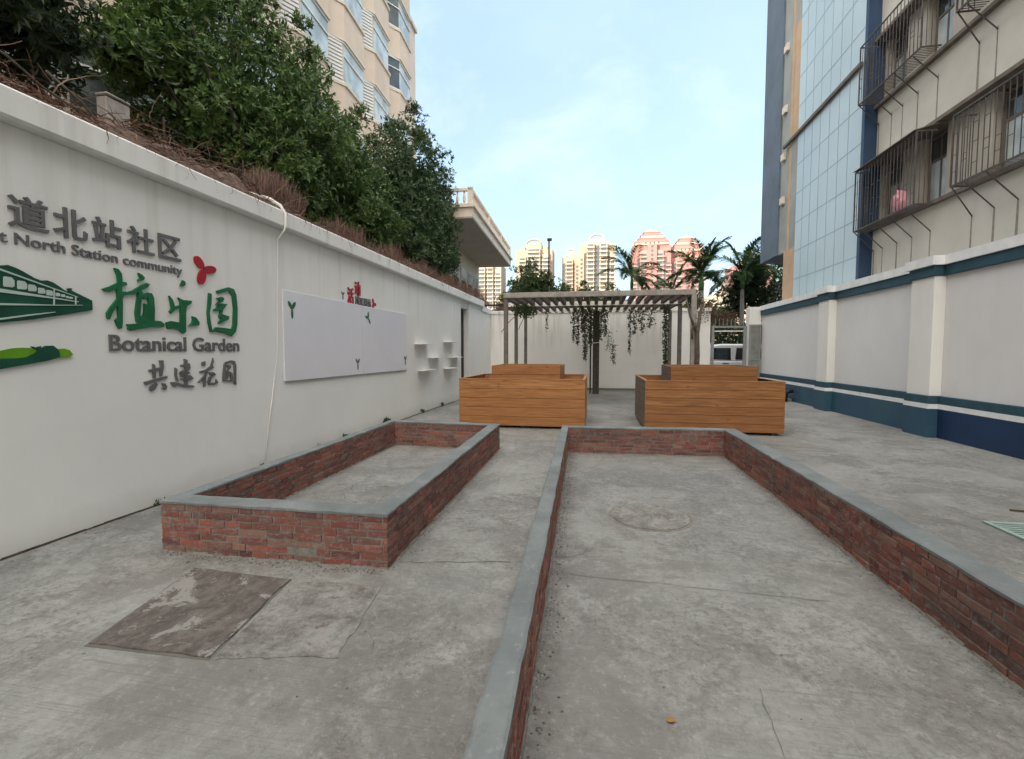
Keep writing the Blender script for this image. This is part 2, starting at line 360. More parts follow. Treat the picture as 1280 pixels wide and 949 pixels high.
# ------------------------------------------------------------------ brick planters
def seg_frame(a, b):
    a = Vector(a); b = Vector(b); d = (b-a); ln = d.length; d.normalize(); return a, d, Vector((d.y, -d.x)), ln
CH = .0568
def brick_side(a, b, th, courses, parent, label=None, hole=None):
    """one-brick-thick wall from a to b (outer line), thickness th to the left of a->b"""
    a, d, n, ln = seg_frame(a, b); mb = MB(); ch = CH
    for c in range(courses):
        z0 = .004+c*ch; t = -random.uniform(0, .12) if c % 2 else -.125+random.uniform(-.02, .02)
        while t < ln-.01:
            L_ = .225 if random.random() < .6 else .108
            t0 = max(t, .004); t1 = min(t+L_, ln-.004); t += L_+.011
            if t1-t0 < .03: continue
            if hole and c == hole[0] and t0 < hole[1] < t1: continue
            e = random.uniform(-.004, .004); zz0 = z0+random.uniform(-.002, .002); zz1 = z0+.0475+random.uniform(-.002, .002)
            p = [a+d*t0+n*(e), a+d*t1+n*(e+random.uniform(-.002,.002)), a+d*t1-n*(th+random.uniform(-.004,.005)), a+d*t0-n*(th+random.uniform(-.004,.005))]
            mb.hexa([(q.x, q.y, zz0) for q in p]+[(q.x, q.y, zz1) for q in p])
    br = mb.build('brick_wall', 'brick', parent, bevel=.003, fix=True)
    if label: br['label'] = label
    i0 = a+d*.006-n*.007; i1 = a+d*(ln-.006)-n*.007; j0 = a+d*.006-n*(th-.006); j1 = a+d*(ln-.006)-n*(th-.006)
    m = MB(); pts = (i0, i1, j1, j0)
    m.hexa([(q.x, q.y, -.01) for q in pts]+[(q.x, q.y, courses*ch-.004) for q in pts])
    # mortar squeezed along the foot
    k = int(ln/.06)
    for sgn, off in ((1, 0), (-1, -th)):
        for i in range(k):
            t = ln*(i+.5)/k; q = a+d*t+n*off; r_ = random.uniform(.006, .022)
            m.hexa([(q.x+(d.x*sx*.034)+n.x*sy*r_, q.y+(d.y*sx*.034)+n.y*sy*r_, z) for z, rr in ((0, 1), (random.uniform(.006, .02), .5)) for sx, sy in ((-1,-1*rr),(1,-1*rr),(1,1*rr),(-1,1*rr))])
    m.build('mortar_core', 'mortar', br, fix=True)
def cap_ring(outer, inner, z0, z1, parent):
    """cement screed on the wall tops with a slightly uneven edge"""
    mb = MB(); n = len(outer)
    for i in range(n):
        A, B, a, b = Vector(outer[i]), Vector(outer[(i+1) % n]), Vector(inner[i]), Vector(inner[(i+1) % n])
        K = max(2, int((B-A).length/.11)); rows = []
        for k in range(K+1):
            t = k/K; e = 0 if k in (0, K) else random.uniform(-.004, .006); g = 0 if k in (0, K) else random.uniform(-.004, .005)
            P, Q = A.lerp(B, t), a.lerp(b, t); u = (P-Q).normalized(); P = P+u*(.006+e); Q = Q-u*(.006+g)
            h = z1 + (0 if k in (0, K) else random.uniform(-.004, .005)); zb = z0-random.uniform(.0, .007)
            m1 = P-u*.012; m2 = Q+u*.012
            rows.append([(P.x,P.y,zb), (P.x,P.y,h-.007), (m1.x,m1.y,h), (m2.x,m2.y,h), (Q.x,Q.y,h-.007), (Q.x,Q.y,zb)])
        for k in range(K):
            for j in range(5): mb.quad(rows[k][j], rows[k+1][j], rows[k+1][j+1], rows[k][j+1])
    return mb.build('cement_cap', 'cement_cap', parent, smooth=False)
def brick_planter(name, corners, ths, loc, label, hole=None):
    t = empty(name, loc, label, 'planter', 'brick planting beds in the courtyard')
    # inner corners (corners counter-clockwise, interior on the left)
    n = len(corners); V = [Vector(c) for c in corners]; inn = []
    for i in range(n):
        d0 = (V[i]-V[i-1]).normalized(); d1 = (V[(i+1) % n]-V[i]).normalized()
        n0 = Vector((-d0.y, d0.x)); n1 = Vector((-d1.y, d1.x))
        inn.append(V[i]+n0*ths[i-1]+n1*ths[i])
    for i in range(n):
        A, B = V[i], V[(i+1) % n]; d = (B-A).normalized()
        if i % 2: A = A+d*(ths[i-1]+.001); B = B-d*(ths[(i+1) % n]+.001)
        brick_side(A, B, ths[i], 7, t, hole=hole if i == 0 else None)
    cap_ring([tuple(c) for c in V], [tuple(c) for c in inn], 7*CH, .42, t)
    return t
brick_planter('brick_planter', [(-3.42, 3.21), (-1.49, 3.22), (-1.545, 7.66), (-3.50, 7.80)], [.17, .15, .14, .12], (-2.45, 5.4, 0),
              'smaller rectangular brick planting bed beside the lettered white wall', hole=(1, 1.17))
brick_planter('brick_planter', [(-.265, -2.6), (2.24, -2.6), (2.12, 7.80), (-.525, 7.68)], [.145, .185, .15, .098], (.9, 3, 0),
              'larger long brick planting bed with a round manhole cover inside it')

# ------------------------------------------------------------------ wooden planters
def boards_box(name, x0, x1, y0, y1, z0, z1, nb, parent, mats):
    """four sides of horizontal boards; front/back and sides separate parts"""
    h = (z1-z0)/nb; T = .035
    for nm, (a, b, c, d), mm in (('front_panel', (x0, x1, y0, y0+T), mats[0]), ('back_panel', (x0, x1, y1-T, y1), mats[0]),
                             ('side_panel', (x0+.002, x0+T, y0+T+.002, y1-T-.002), mats[1]), ('side_panel', (x1-T, x1-.002, y0+T+.002, y1-T-.002), mats[1])):
        mb = MB()
        for k in range(nb):
            e = random.uniform(-.0015, .0015)
            mb.box(a, b, c+e, d+e, z0+k*h+.003, z0+(k+1)*h-.003)
        mb.build(nm, mm, parent, bevel=.003)
    for xx in (x0+T, x1-T-.05):
        for yy in (y0+T+.001, y1-T-.05): MB().box(xx, xx+.05, yy, yy+.049, z0, z1-.01).build('corner_post', mats[0], parent)
def wood_planter(x0, x1, y0, y1, zt, ux0, ux1, uy0, uy1, label, nb, mats):
    t = empty('wooden_planter', ((x0+x1)/2, (y0+y1)/2, 0), label, 'planter', 'stepped pine planters behind the brick beds')
    boards_box('', x0, x1, y0, y1, .05, zt, nb, t, mats)
    for x in (x0+.12, (x0+x1)/2, x1-.22):
        for y in (y0+.03, y1-.13): MB().box(x, x+.1, y, y+.1, 0, .049).build('foot', 'board_dark', t)
    # top rim and liner
    mb = MB().box(x0-.004, x1+.004, y0-.004, y0+.055, zt, zt+.018).box(x0-.004, x1+.004, y1-.055, y1+.004, zt, zt+.018)
    mb.box(x0-.004, x0+.055, y0+.056, y1-.056, zt, zt+.018).box(x1-.055, x1+.004, y0+.056, y1-.056, zt, zt+.018)
    mb.build('rim', 'pine_board', t, bevel=.003)
    MB().box(x0+.04, x1-.04, y0+.04, y1-.04, .1, zt-.13).build('soil', 'soil', t)
    boards_box('', ux0, ux1, uy0, uy1, zt-.13, 1.30, 2, t, mats)
    MB().box(ux0+.04, ux1-.04, uy0+.04, uy1-.04, zt-.12, 1.22).build('soil', 'soil', t)
wood_planter(-2.87, -.21, 9.82, 12.2, 1.02, -2.31, -.77, 10.5, 12.0, 'left stepped pine planter box, with knotty boards, nearer the lettered wall', 5, ('pine_board', 'pine_board'))
wood_planter(.965, 3.53, 9.74, 12.15, 1.02, 1.56, 3.27, 10.5, 12.0, 'right stepped pine planter box, nearer the blue and white wall', 6, ('redder_board', 'grey_board'))

# ------------------------------------------------------------------ covers, grate, small ground things
def cover_mat():
    s = Nodes('rust_cover', .8, .3)
    c = s.ramp(s.noise(3, 6, .65, s.map((4,1,1))), (.35, (.075,.064,.058)), (.65, (.150,.132,.120)))
    x = s.sep(); m = s.ramp(s.math('ADD', s.noise(3.5, 8, .75, dist=.4), s.math('MULTIPLY', s.math('ABSOLUTE', s.math('ADD', x[0], -.12)), .13)), (.57, 0), (.60, .9)); c = s.mix(s.ramp(s.noise(11, 10, .85), (.48, 0), (.56, .75)), c, (.185,.172,.158)); c = s.mix(m, c, (.30,.295,.28))
    c = s.mix(s.ramp(s.noise(20, 6, .8), (.6, 0), (.7, .6)), c, (.12,.05,.03)); s.color(c); s.bump(s.math('ADD', s.noise(30, 6, .7, s.map((.3,3,1))), s.noise(14, 9, .8)), 1, .012)
    s = Nodes('slab_patch', .9, .2)
    c = s.ramp(s.noise(4, 10, .85, dist=.3), (.40, (.12,.115,.105)), (.48, (.19,.19,.18)), (.58, (.28,.28,.268)))
    c = s.mix(s.ramp(s.noise(8, 6, .8), (.57, 0), (.63, .8)), c, (.12,.085,.07)); s.color(c); s.bump(s.noise(20, 9, .8), 1, .012)
cover_mat()
C0 = [(-2.71, 2.09), (-1.975, 2.10), (-2.10, 2.94), (-2.90, 2.98)]; C1 = []
for i_ in range(4):
    for k_ in range(9):
        a_, b_ = Vector(C0[i_]), Vector(C0[(i_+1) % 4]); q_ = a_.lerp(b_, k_/9); C1.append((q_.x+random.uniform(-.008, .008), q_.y+random.uniform(-.008, .008)))
t = empty('access_cover', (-2.4, 2.5, 0), 'rusty rectangular access cover flush in the concrete in front of the smaller brick bed', 'access cover')
MB().prism([(-2.728,2.07),(-1.962,2.082),(-2.09,2.955),(-2.915,2.995)], -.02, .003).build('frame', 'joint_grey', t)
MB().prism(C1, -.01, .011).build('cover_plate', 'rust_cover', t, fix=True)
q0_ = [(-1.945, 2.10), (-1.32, 2.22), (-1.42, 2.97), (-2.07, 2.94)]; q1_ = []
for i_ in range(4):
    for k_ in range(14):
        q_ = Vector(q0_[i_]).lerp(Vector(q0_[(i_+1) % 4]), k_/14); q1_.append((q_.x+random.uniform(-.012, .012), q_.y+random.uniform(-.012, .012)))
o = MB().prism(q1_, -.01, .0045).build('concrete_slab', 'slab_patch')
tag(o, 'pale scuffed square concrete patch to the right of the rusty access cover', 'slab')
t = empty('manhole_cover', (.53, 4.72, 0), 'round manhole cover smeared with cement inside the larger brick bed', 'manhole')
def disc(cx, cy, r, n=40, jit=0): return [(cx+cos(2*pi*i/n)*(r+random.uniform(-jit, jit)), cy+sin(2*pi*i/n)*(r+random.uniform(-jit, jit))) for i in range(n)]
MB().prism(disc(.53, 4.72, .395, 48, .004), -.01, .003).build('rim', 'mortar', t)
MB().prism(disc(.53, 4.72, .365, 48), -.01, .009).build('cover_plate', 'slab_patch', t, fix=True)
t = empty('drain_grate', (4.0, 4.75, 0), 'pale teal slotted drain grate in the concrete near the right edge', 'drain grate')
MB().box(3.6, 4.5, 4.38, 5.08, -.02, .003).build('pit', 'black', t)
mb = MB()
for i in range(13): mb.box(3.63, 4.47, 4.415+i*.053, 4.437+i*.053, .0035, .016)
mb.build('bars', 'teal_grate', t)
MB().box(3.585, 3.63, 4.36, 5.10, .0035, .018).box(4.03, 4.06, 4.41, 5.06, .0035, .0165).box(4.47, 4.515, 4.36, 5.10, .0035, .018).box(3.631, 4.469, 4.36, 4.405, .0035, .018).box(3.631, 4.469, 5.065, 5.10, .0035, .018).build('frame', 'teal_grate', t)
o = MB().tube([(4.12, 5.52, .012), (4.5, 5.44, .014), (4.9, 5.38, .012)], .009, 6).build('steel_rod', 'rusty_metal'); tag(o, 'short rusty rod lying on the concrete behind the drain grate', 'rod')
def leaf_on_ground(x, y, r, a, mat, name, label, cat):
    v = [(x, y, .012)]+[(x+cos(a+t)*r*(1 if i % 2 else .8), y+sin(a+t)*r*.7, .006+random.random()*.006) for i, t in enumerate([2*pi*k/10 for k in range(10)])]
    o = build_np(name, v, [(0, i+1, (i+1) % 10+1) for i in range(10)], mat); tag(o, label, cat); return o
simple('navy_paint', (.014,.038,.10), .5, .2, 1)
simple('dry_leaf', (.26,.15,.04), .7)
leaf_on_ground(.335, 2.07, .022, .4, 'dry_leaf', 'fallen_leaf', 'small yellow brown leaf lying on the concrete inside the larger brick bed', 'leaf')
simple('trash_white', (.5,.49,.45), .7)
t = empty('drain_outlet', (6.15, 16.7, 0), 'dark bent outlet pipe on a concrete block at the foot of the blue wall', 'pipe')
MB().box(5.86, 6.22, 16.62, 17.25, .0, .09).build('block', 'mortar', t, bevel=.01)
MB().tube([(6.22, 16.62, .34), (6.12, 16.6, .34), (6.03, 16.6, .28), (6.02, 16.6, .0)], [.06,.065,.065,.055], 10).build('elbow', 'black', t, smooth=True)

# crumbs of mortar and grit lying along the walls and beds
mb = MB()
def crumb(x, y, r):
    b = len(mb.v); mb.v += [(x+random.uniform(.6,1.1)*r*cos(a), y+random.uniform(.6,1.1)*r*sin(a), 0) for a in (0, 1.3, 2.6, 3.9, 5.1)]+[(x, y, r*random.uniform(.5, .9))]
    for k in range(5): mb.f.append((b+k, b+(k+1) % 5, b+5))
for i in range(900):
    y = random.uniform(.5, 7.5); x = -.265-.0253*(y+2.6)+.115+abs(random.gauss(0, .05)); crumb(x, y, random.uniform(.003, .011))
for i in range(500): y = random.uniform(1.5, 7.6); crumb(2.06-.0116*(y+2.6)-.0-abs(random.gauss(0, .04)), y, random.uniform(.003, .009))
for i in range(420): x = random.uniform(-3.4, -1.5); crumb(x, 3.2-abs(random.gauss(0, .05)), random.uniform(.003, .010))
for i in range(420): y = random.uniform(3.2, 7.6); crumb(-1.48-.0125*(y-3.2)+abs(random.gauss(0, .05)), y, random.uniform(.003, .009))
for i in range(500): crumb(random.uniform(-4.3, 6), random.uniform(1.2, 12), random.uniform(.002, .007))
for i in range(260): y = random.uniform(2.5, 15); crumb(-4.48+abs(random.gauss(0, .06)), y, random.uniform(.003, .012))
m = Nodes('grit', .95, .2); m.color(m.ramp(m.island(), (0, (.05,.045,.04)), (.5, (.14,.13,.12)), (1, (.30,.28,.25))))
o = mb.build('mortar_crumbs', 'grit'); tag(o, 'loose crumbs of mortar and grit scattered on the concrete beside the beds', 'grit', kind='stuff')
# ------------------------------------------------------------------ lettered left wall
WX = -4.5
t = empty('boundary_wall', (WX, 4, 0), 'long white wall on the left carrying the raised lettering, coping along its top', 'wall')
MB().box(WX-.24, WX, -14, 15.65, -.5, 3.36).build('wall', 'white_wall', t)
MB().box(WX-.24, WX-.001, 16.7, 20.3, -.5, 3.2).build('wall', 'white_wall', t)
MB().box(WX-.3, WX+.13, -14, 18.6, 3.363, 3.6).build('coping', 'white_wall', t, bevel=.02)
MB().box(WX-.3, WX+.06, 18.61, 20.3, 3.203, 3.42).build('coping', 'white_wall', t, bevel=.02)
MB().box(WX-.22, WX-.05, 15.651, 16.699, 3.12, 3.362).build('lintel', 'white_wall', t)
MB().box(WX-.23, WX-.002, 16.7, 18.6, 3.201, 3.362).build('wall', 'white_wall', t)
dr = MB().box(WX-.3, WX-.2, 15.66, 16.69, .02, 3.19).build('door', 'dark_metal', t)
MB().box(WX-.199, WX-.17, 15.7, 15.74, 1.0, 1.5).build('handle', 'rusty_metal', dr)
# thin dirt and moss line at the wall foot
mb = MB()
for i in range(260):
    y = random.uniform(-1, 20); mb.box(WX-.001, WX+random.uniform(.006, .022), y, y+random.uniform(.05, .4), 0, random.uniform(.004, .014), .002)
o = mb.build('foot_dirt', 'soil'); tag(o, 'thin line of dirt and moss gathered along the foot of the lettered wall', 'dirt', kind='stuff')
TRACE = {
'zhi':[[[3.719,2.179],[3.797,2.215],[3.89,2.272],[3.949,2.273],[3.96,2.248],[3.899,2.221],[3.783,2.158],[3.745,2.161]],[[3.841,2.391],[3.879,2.386],[3.909,2.348],[3.912,2.292],[3.903,2.178],[3.906,2.065],[3.895,1.883],[3.886,1.826],[3.863,1.819],[3.841,1.852],[3.827,1.901],[3.856,1.926],[3.857,2.061],[3.857,2.173],[3.87,2.275],[3.865,2.33]],[[3.903,2.178],[3.945,2.183],[3.912,2.123],[3.869,2.062],[3.808,1.978],[3.771,1.903],[3.75,1.918],[3.75,1.962],[3.788,2.021],[3.847,2.093],[3.884,2.142]],[[4.082,2.385],[4.119,2.37],[4.146,2.344],[4.129,2.318],[4.072,2.298],[4.079,2.317],[4.105,2.338],[4.087,2.359]],[[3.932,2.17],[4.018,2.204],[4.108,2.268],[4.16,2.296],[4.199,2.287],[4.171,2.253],[4.105,2.215],[4.016,2.163],[3.949,2.15]],[[4.073,2.199],[4.099,2.214],[4.117,2.193],[4.093,2.084],[4.073,1.941],[4.096,1.895],[4.04,1.892],[4.032,1.985],[4.049,2.08],[4.065,2.163]],[[4.108,2.15],[4.162,2.201],[4.214,2.198],[4.235,2.159],[4.24,2.038],[4.231,1.903],[4.167,1.894],[4.18,2.033],[4.178,2.116],[4.166,2.151],[4.133,2.129]],[[4.131,2.088],[4.175,2.068],[4.185,1.997],[4.22,1.903],[4.065,1.893],[4.062,1.964],[4.112,1.956],[4.127,2.004]],[[3.941,1.869],[4.052,1.881],[4.154,1.899],[4.235,1.922],[4.302,1.92],[4.346,1.892],[4.339,1.86],[4.205,1.853],[4.061,1.828],[3.974,1.807],[3.948,1.817],[3.954,1.841]]],
'le':[[[4.575,2.338],[4.6,2.387],[4.631,2.372],[4.632,2.34],[4.597,2.318],[4.567,2.322]],[[4.421,2.198],[4.456,2.164],[4.476,2.122],[4.481,2.091],[4.542,2.109],[4.54,2.077],[4.48,2.052],[4.434,2.007],[4.417,2.028],[4.444,2.068],[4.433,2.137]],[[4.531,2.191],[4.59,2.17],[4.708,2.174],[4.699,2.144],[4.634,2.105],[4.622,2.032],[4.613,1.822],[4.581,1.801],[4.544,1.825],[4.53,1.85],[4.548,1.923],[4.556,2.091],[4.559,2.143]],[[4.372,1.912],[4.43,1.931],[4.518,1.921],[4.61,1.926],[4.607,1.874],[4.529,1.838],[4.456,1.851],[4.39,1.844],[4.377,1.875]],[[4.708,2.001],[4.756,1.989],[4.8,1.938],[4.793,1.904],[4.655,1.887],[4.705,1.932],[4.714,1.966]]],
'yuan':[[[4.956,2.291],[4.994,2.285],[4.985,2.172],[4.954,2.058],[4.966,1.948],[4.988,1.837],[4.961,1.836],[4.931,1.946],[4.924,2.056],[4.941,2.168]],[[5.073,2.329],[5.157,2.361],[5.263,2.397],[5.351,2.386],[5.388,2.317],[5.401,2.139],[5.388,1.943],[5.357,1.852],[5.285,1.793],[5.208,1.817],[5.19,1.845],[5.287,1.849],[5.321,1.94],[5.34,2.134],[5.327,2.295],[5.271,2.354],[5.155,2.318],[5.09,2.299]],[[5.069,2.244],[5.153,2.268],[5.186,2.25],[5.16,2.211],[5.094,2.183],[5.235,2.19],[5.165,2.118],[5.144,2.059],[5.257,2.039],[5.246,2.001],[5.158,1.967],[5.101,1.935],[5.083,1.948],[5.132,2.001],[5.095,2.02],[5.127,2.101],[5.017,2.084],[5.027,2.106],[5.111,2.156],[5.056,2.165],[5.114,2.221]],[[5.044,1.896],[5.155,1.894],[5.289,1.886],[5.349,1.882],[5.285,1.797],[5.152,1.829],[5.015,1.845],[4.97,1.836],[5.016,1.866]]],
'red':[[[4.887,2.561],[4.869,2.555],[4.846,2.557],[4.823,2.567],[4.801,2.584],[4.783,2.605],[4.772,2.629],[4.768,2.651],[4.772,2.67],[4.783,2.684],[4.801,2.69],[4.823,2.689],[4.847,2.679],[4.869,2.663],[4.887,2.642],[4.899,2.618],[4.903,2.595],[4.899,2.575]],[[5.079,2.577],[5.071,2.56],[5.053,2.543],[5.027,2.529],[4.996,2.52],[4.965,2.516],[4.936,2.518],[4.913,2.526],[4.899,2.538],[4.895,2.554],[4.903,2.57],[4.92,2.587],[4.945,2.6],[4.975,2.61],[5.007,2.614],[5.036,2.613],[5.06,2.605],[5.075,2.593]],[[4.845,2.374],[4.827,2.378],[4.814,2.393],[4.806,2.415],[4.805,2.443],[4.812,2.472],[4.824,2.5],[4.842,2.524],[4.862,2.54],[4.882,2.546],[4.901,2.542],[4.915,2.527],[4.923,2.505],[4.924,2.477],[4.917,2.447],[4.904,2.418],[4.886,2.395],[4.866,2.379]]],
'gong':[[[4.199,1.479],[4.223,1.465],[4.231,1.424],[4.227,1.328],[4.197,1.33],[4.197,1.42]],[[4.153,1.417],[4.217,1.429],[4.319,1.444],[4.318,1.421],[4.225,1.397],[4.161,1.395]],[[4.276,1.513],[4.322,1.513],[4.324,1.443],[4.298,1.343],[4.275,1.344],[4.286,1.454]],[[4.094,1.296],[4.212,1.32],[4.356,1.345],[4.365,1.323],[4.24,1.296],[4.112,1.264]],[[4.159,1.242],[4.225,1.279],[4.244,1.264],[4.206,1.212],[4.166,1.197],[4.148,1.216]],[[4.295,1.274],[4.331,1.267],[4.355,1.228],[4.328,1.198],[4.292,1.214],[4.309,1.232]]],
'jian':[[[4.461,1.43],[4.49,1.414],[4.479,1.343],[4.504,1.275],[4.471,1.287],[4.458,1.354]],[[4.4,1.277],[4.459,1.273],[4.592,1.236],[4.703,1.218],[4.696,1.199],[4.568,1.208],[4.491,1.242],[4.446,1.217],[4.425,1.228]],[[4.583,1.523],[4.622,1.512],[4.623,1.405],[4.615,1.219],[4.574,1.222],[4.586,1.406]],[[4.534,1.456],[4.65,1.473],[4.659,1.423],[4.634,1.39],[4.53,1.37],[4.525,1.384],[4.612,1.415],[4.619,1.439],[4.539,1.437]],[[4.519,1.37],[4.645,1.38],[4.644,1.355],[4.529,1.341]],[[4.523,1.332],[4.655,1.34],[4.695,1.298],[4.641,1.281],[4.527,1.293],[4.522,1.308],[4.619,1.312]]],
'hua':[[[4.819,1.479],[4.87,1.493],[4.874,1.447],[4.842,1.433],[4.824,1.448]],[[4.783,1.374],[4.878,1.396],[4.95,1.435],[4.988,1.532],[4.996,1.485],[4.977,1.444],[4.995,1.412],[4.889,1.37],[4.801,1.358]],[[4.916,1.394],[4.874,1.314],[4.765,1.244],[4.759,1.254],[4.836,1.316]],[[4.829,1.296],[4.874,1.304],[4.863,1.202],[4.837,1.193],[4.832,1.224]],[[4.927,1.358],[4.98,1.361],[5.025,1.333],[4.95,1.289],[4.928,1.239],[5.014,1.233],[5.022,1.275],[5.054,1.225],[4.986,1.209],[4.908,1.214],[4.897,1.251],[4.918,1.301],[4.978,1.33],[4.933,1.33]]],
'yuan_small':[[[5.161,1.461],[5.189,1.46],[5.165,1.245],[5.123,1.248],[5.134,1.333]],[[5.176,1.476],[5.277,1.496],[5.335,1.484],[5.355,1.434],[5.345,1.223],[5.351,1.184],[5.307,1.193],[5.316,1.225],[5.318,1.435],[5.276,1.474],[5.182,1.449]],[[5.202,1.438],[5.26,1.437],[5.265,1.404],[5.213,1.367],[5.284,1.337],[5.295,1.249],[5.258,1.251],[5.254,1.311],[5.218,1.313],[5.209,1.264],[5.18,1.266],[5.191,1.352],[5.222,1.405]],[[5.138,1.26],[5.317,1.242],[5.316,1.225],[5.137,1.242]]],
'train':[[[2.777,2.236],[2.874,2.249],[2.967,2.261],[3.005,2.271],[3.054,2.259],[3.103,2.238],[3.179,2.198],[3.226,2.184],[3.271,2.192],[3.315,2.181],[3.36,2.153],[3.405,2.123],[3.441,2.121],[3.424,2.142],[3.442,2.151],[3.461,2.15],[3.454,2.132],[3.502,2.112],[3.624,2.062],[3.623,1.977],[3.431,1.928],[3.146,1.86],[2.945,1.824],[2.754,1.788]]],
'train_windows':[[[2.969,2.17],[2.977,2.18],[3.024,2.178],[3.041,2.155],[3.039,2.112],[3.027,2.102],[2.973,2.101],[2.966,2.107]],[[3.058,2.153],[3.065,2.161],[3.108,2.159],[3.124,2.14],[3.122,2.104],[3.111,2.096],[3.062,2.094],[3.056,2.099]],[[3.131,2.134],[3.137,2.141],[3.175,2.14],[3.188,2.125],[3.187,2.096],[3.178,2.089],[3.134,2.087],[3.129,2.091]],[[3.199,2.117],[3.204,2.123],[3.238,2.122],[3.25,2.109],[3.249,2.084],[3.241,2.078],[3.202,2.077],[3.197,2.08]],[[3.258,2.106],[3.263,2.112],[3.294,2.11],[3.305,2.098],[3.304,2.074],[3.297,2.069],[3.261,2.068],[3.256,2.071]],[[3.325,2.094],[3.329,2.098],[3.351,2.097],[3.359,2.089],[3.359,2.073],[3.353,2.069],[3.327,2.068],[3.324,2.07]],[[3.368,2.087],[3.371,2.09],[3.39,2.09],[3.397,2.083],[3.397,2.07],[3.392,2.067],[3.37,2.066],[3.367,2.068]],[[3.406,2.076],[3.408,2.078],[3.422,2.078],[3.427,2.073],[3.426,2.063],[3.423,2.061],[3.407,2.06],[3.405,2.061]],[[3.433,2.073],[3.435,2.075],[3.451,2.075],[3.457,2.07],[3.456,2.061],[3.452,2.059],[3.434,2.058],[3.432,2.06]]],
'train_stripes':[[[2.779,2.283],[2.965,2.232],[3.296,2.139],[3.5,2.082],[3.5,2.078],[3.296,2.13],[2.964,2.218],[2.778,2.266]],[[2.769,2.09],[2.958,2.082],[3.32,2.056],[3.505,2.041],[3.504,2.035],[3.32,2.045],[2.956,2.054],[2.767,2.055]],[[2.762,1.958],[2.952,1.973],[3.317,1.995],[3.535,2.015],[3.534,2.01],[3.317,1.989],[2.951,1.957],[2.761,1.939]],[[2.756,1.826],[2.946,1.86],[3.148,1.905],[3.314,1.937],[3.314,1.932],[3.148,1.894],[2.946,1.847],[2.755,1.812]],[[3.312,2.134],[3.319,2.131],[3.313,1.995],[3.305,1.994]],[[3.479,2.083],[3.485,2.08],[3.482,2.014],[3.475,2.014]]],
'hill_light':[[[2.751,1.573],[2.934,1.61],[3.007,1.629],[3.073,1.634],[3.135,1.63],[3.171,1.613],[3.148,1.589],[3.095,1.559],[3.028,1.55],[2.931,1.549],[2.749,1.523]]],
'hill_dark':[[[2.749,1.523],[2.931,1.549],[3.028,1.55],[3.105,1.558],[3.171,1.607],[3.133,1.644],[3.146,1.644],[3.177,1.62],[3.172,1.638],[3.2,1.648],[3.193,1.626],[3.238,1.651],[3.289,1.652],[3.316,1.627],[3.332,1.601],[3.336,1.556],[3.238,1.526],[3.102,1.501],[2.927,1.47],[2.745,1.446]]],
'hill_right':[[[3.328,1.624],[3.375,1.628],[3.416,1.614],[3.441,1.575],[3.413,1.558],[3.336,1.55]]],
}

def extr_poly(mb, poly, x0, x1):
    n = len(poly); b = len(mb.v)
    mb.v += [(x0, p[0], p[1]) for p in poly]+[(x1, p[0], p[1]) for p in poly]
    mb.f.append(tuple(b+i for i in range(n-1, -1, -1))); mb.f.append(tuple(b+n+i for i in range(n)))
    for i in range(n): k = (i+1) % n; mb.f.append((b+i, b+k, b+n+k, b+n+i))
def traced(name, key, mat, parent, d=.022, step=.0006, x=WX):
    mb = MB()
    for i, p in enumerate(TRACE[key]): extr_poly(mb, p, x-.01, x+d+i*step)
    bm_o = mb.build(name, mat, parent)
    bm = bmesh.new(); bm.from_mesh(bm_o.data); bmesh.ops.recalc_face_normals(bm, faces=bm.faces[:])
    bmesh.ops.triangulate(bm, faces=[f for f in bm.faces if len(f.verts) > 4]); bm.to_mesh(bm_o.data); bm.free()
    return bm_o
# characters and letters from Blender's own built-in font, remeshed as raised letters
def glyph_mesh(txt, bold=.0, depth=.1):
    c = bpy.data.curves.new('txt', 'FONT'); c.body = txt; c.size = 1; c.extrude = depth; c.offset = bold; c.resolution_u = 4
    o = bpy.data.objects.new('txt', c); COL.objects.link(o)
    dg = bpy.context.evaluated_depsgraph_get(); me = bpy.data.meshes.new_from_object(o.evaluated_get(dg))
    v = np.empty(len(me.vertices)*3); me.vertices.foreach_get('co', v); v = v.reshape(-1, 3)
    f = [tuple(p.vertices) for p in me.polygons]
    bpy.data.objects.remove(o); bpy.data.curves.remove(c); bpy.data.meshes.remove(me)
    return v, f
def place_glyphs(txt, y0, y1, z0, z1, mat, parent, name, bold=.0, d=.02, x=WX, split=True):
    """fit the text to a box on the wall; each letter a mesh of its own"""
    v, f = glyph_mesh(txt, bold)
    mn, mx = v.min(0), v.max(0)
    Y = y0+(v[:, 0]-mn[0])/(mx[0]-mn[0])*(y1-y0); Z = z0+(v[:, 1]-mn[1])/(mx[1]-mn[1])*(z1-z0)
    X = np.where(v[:, 2] > 0, x+d, x-.004); P = np.stack([X, Y, Z], 1)
    if not split: return [build_np(name, P, f, mat, parent)]
    par = list(range(len(v)))
    def find(a):
        while par[a] != a: par[a] = par[par[a]]; a = par[a]
        return a
    for fc in f:
        for k in fc[1:]: par[find(k)] = find(fc[0])
    # letters whose pieces overlap along the line belong together (the dot of an i)
    comp = {}
    for i in range(len(v)): comp.setdefault(find(i), []).append(i)
    it = sorted(((P[c, 1].min(), P[c, 1].max(), c) for c in comp.values()), key=lambda q: q[0]); groups = []
    for a, b, c in it:
        if groups and a < groups[-1][1]-.2*min(b-a, groups[-1][1]-groups[-1][0]): groups[-1][1] = max(b, groups[-1][1]); groups[-1][2].extend(c)
        else: groups.append([a, b, list(c)])
    out = []
    for a, b, c in groups:
        s_ = set(c); mp_ = {k: i for i, k in enumerate(c)}
        out.append(build_np(name, P[c], [tuple(mp_[k] for k in fc) for fc in f if fc[0] in s_], mat, parent))
    return out
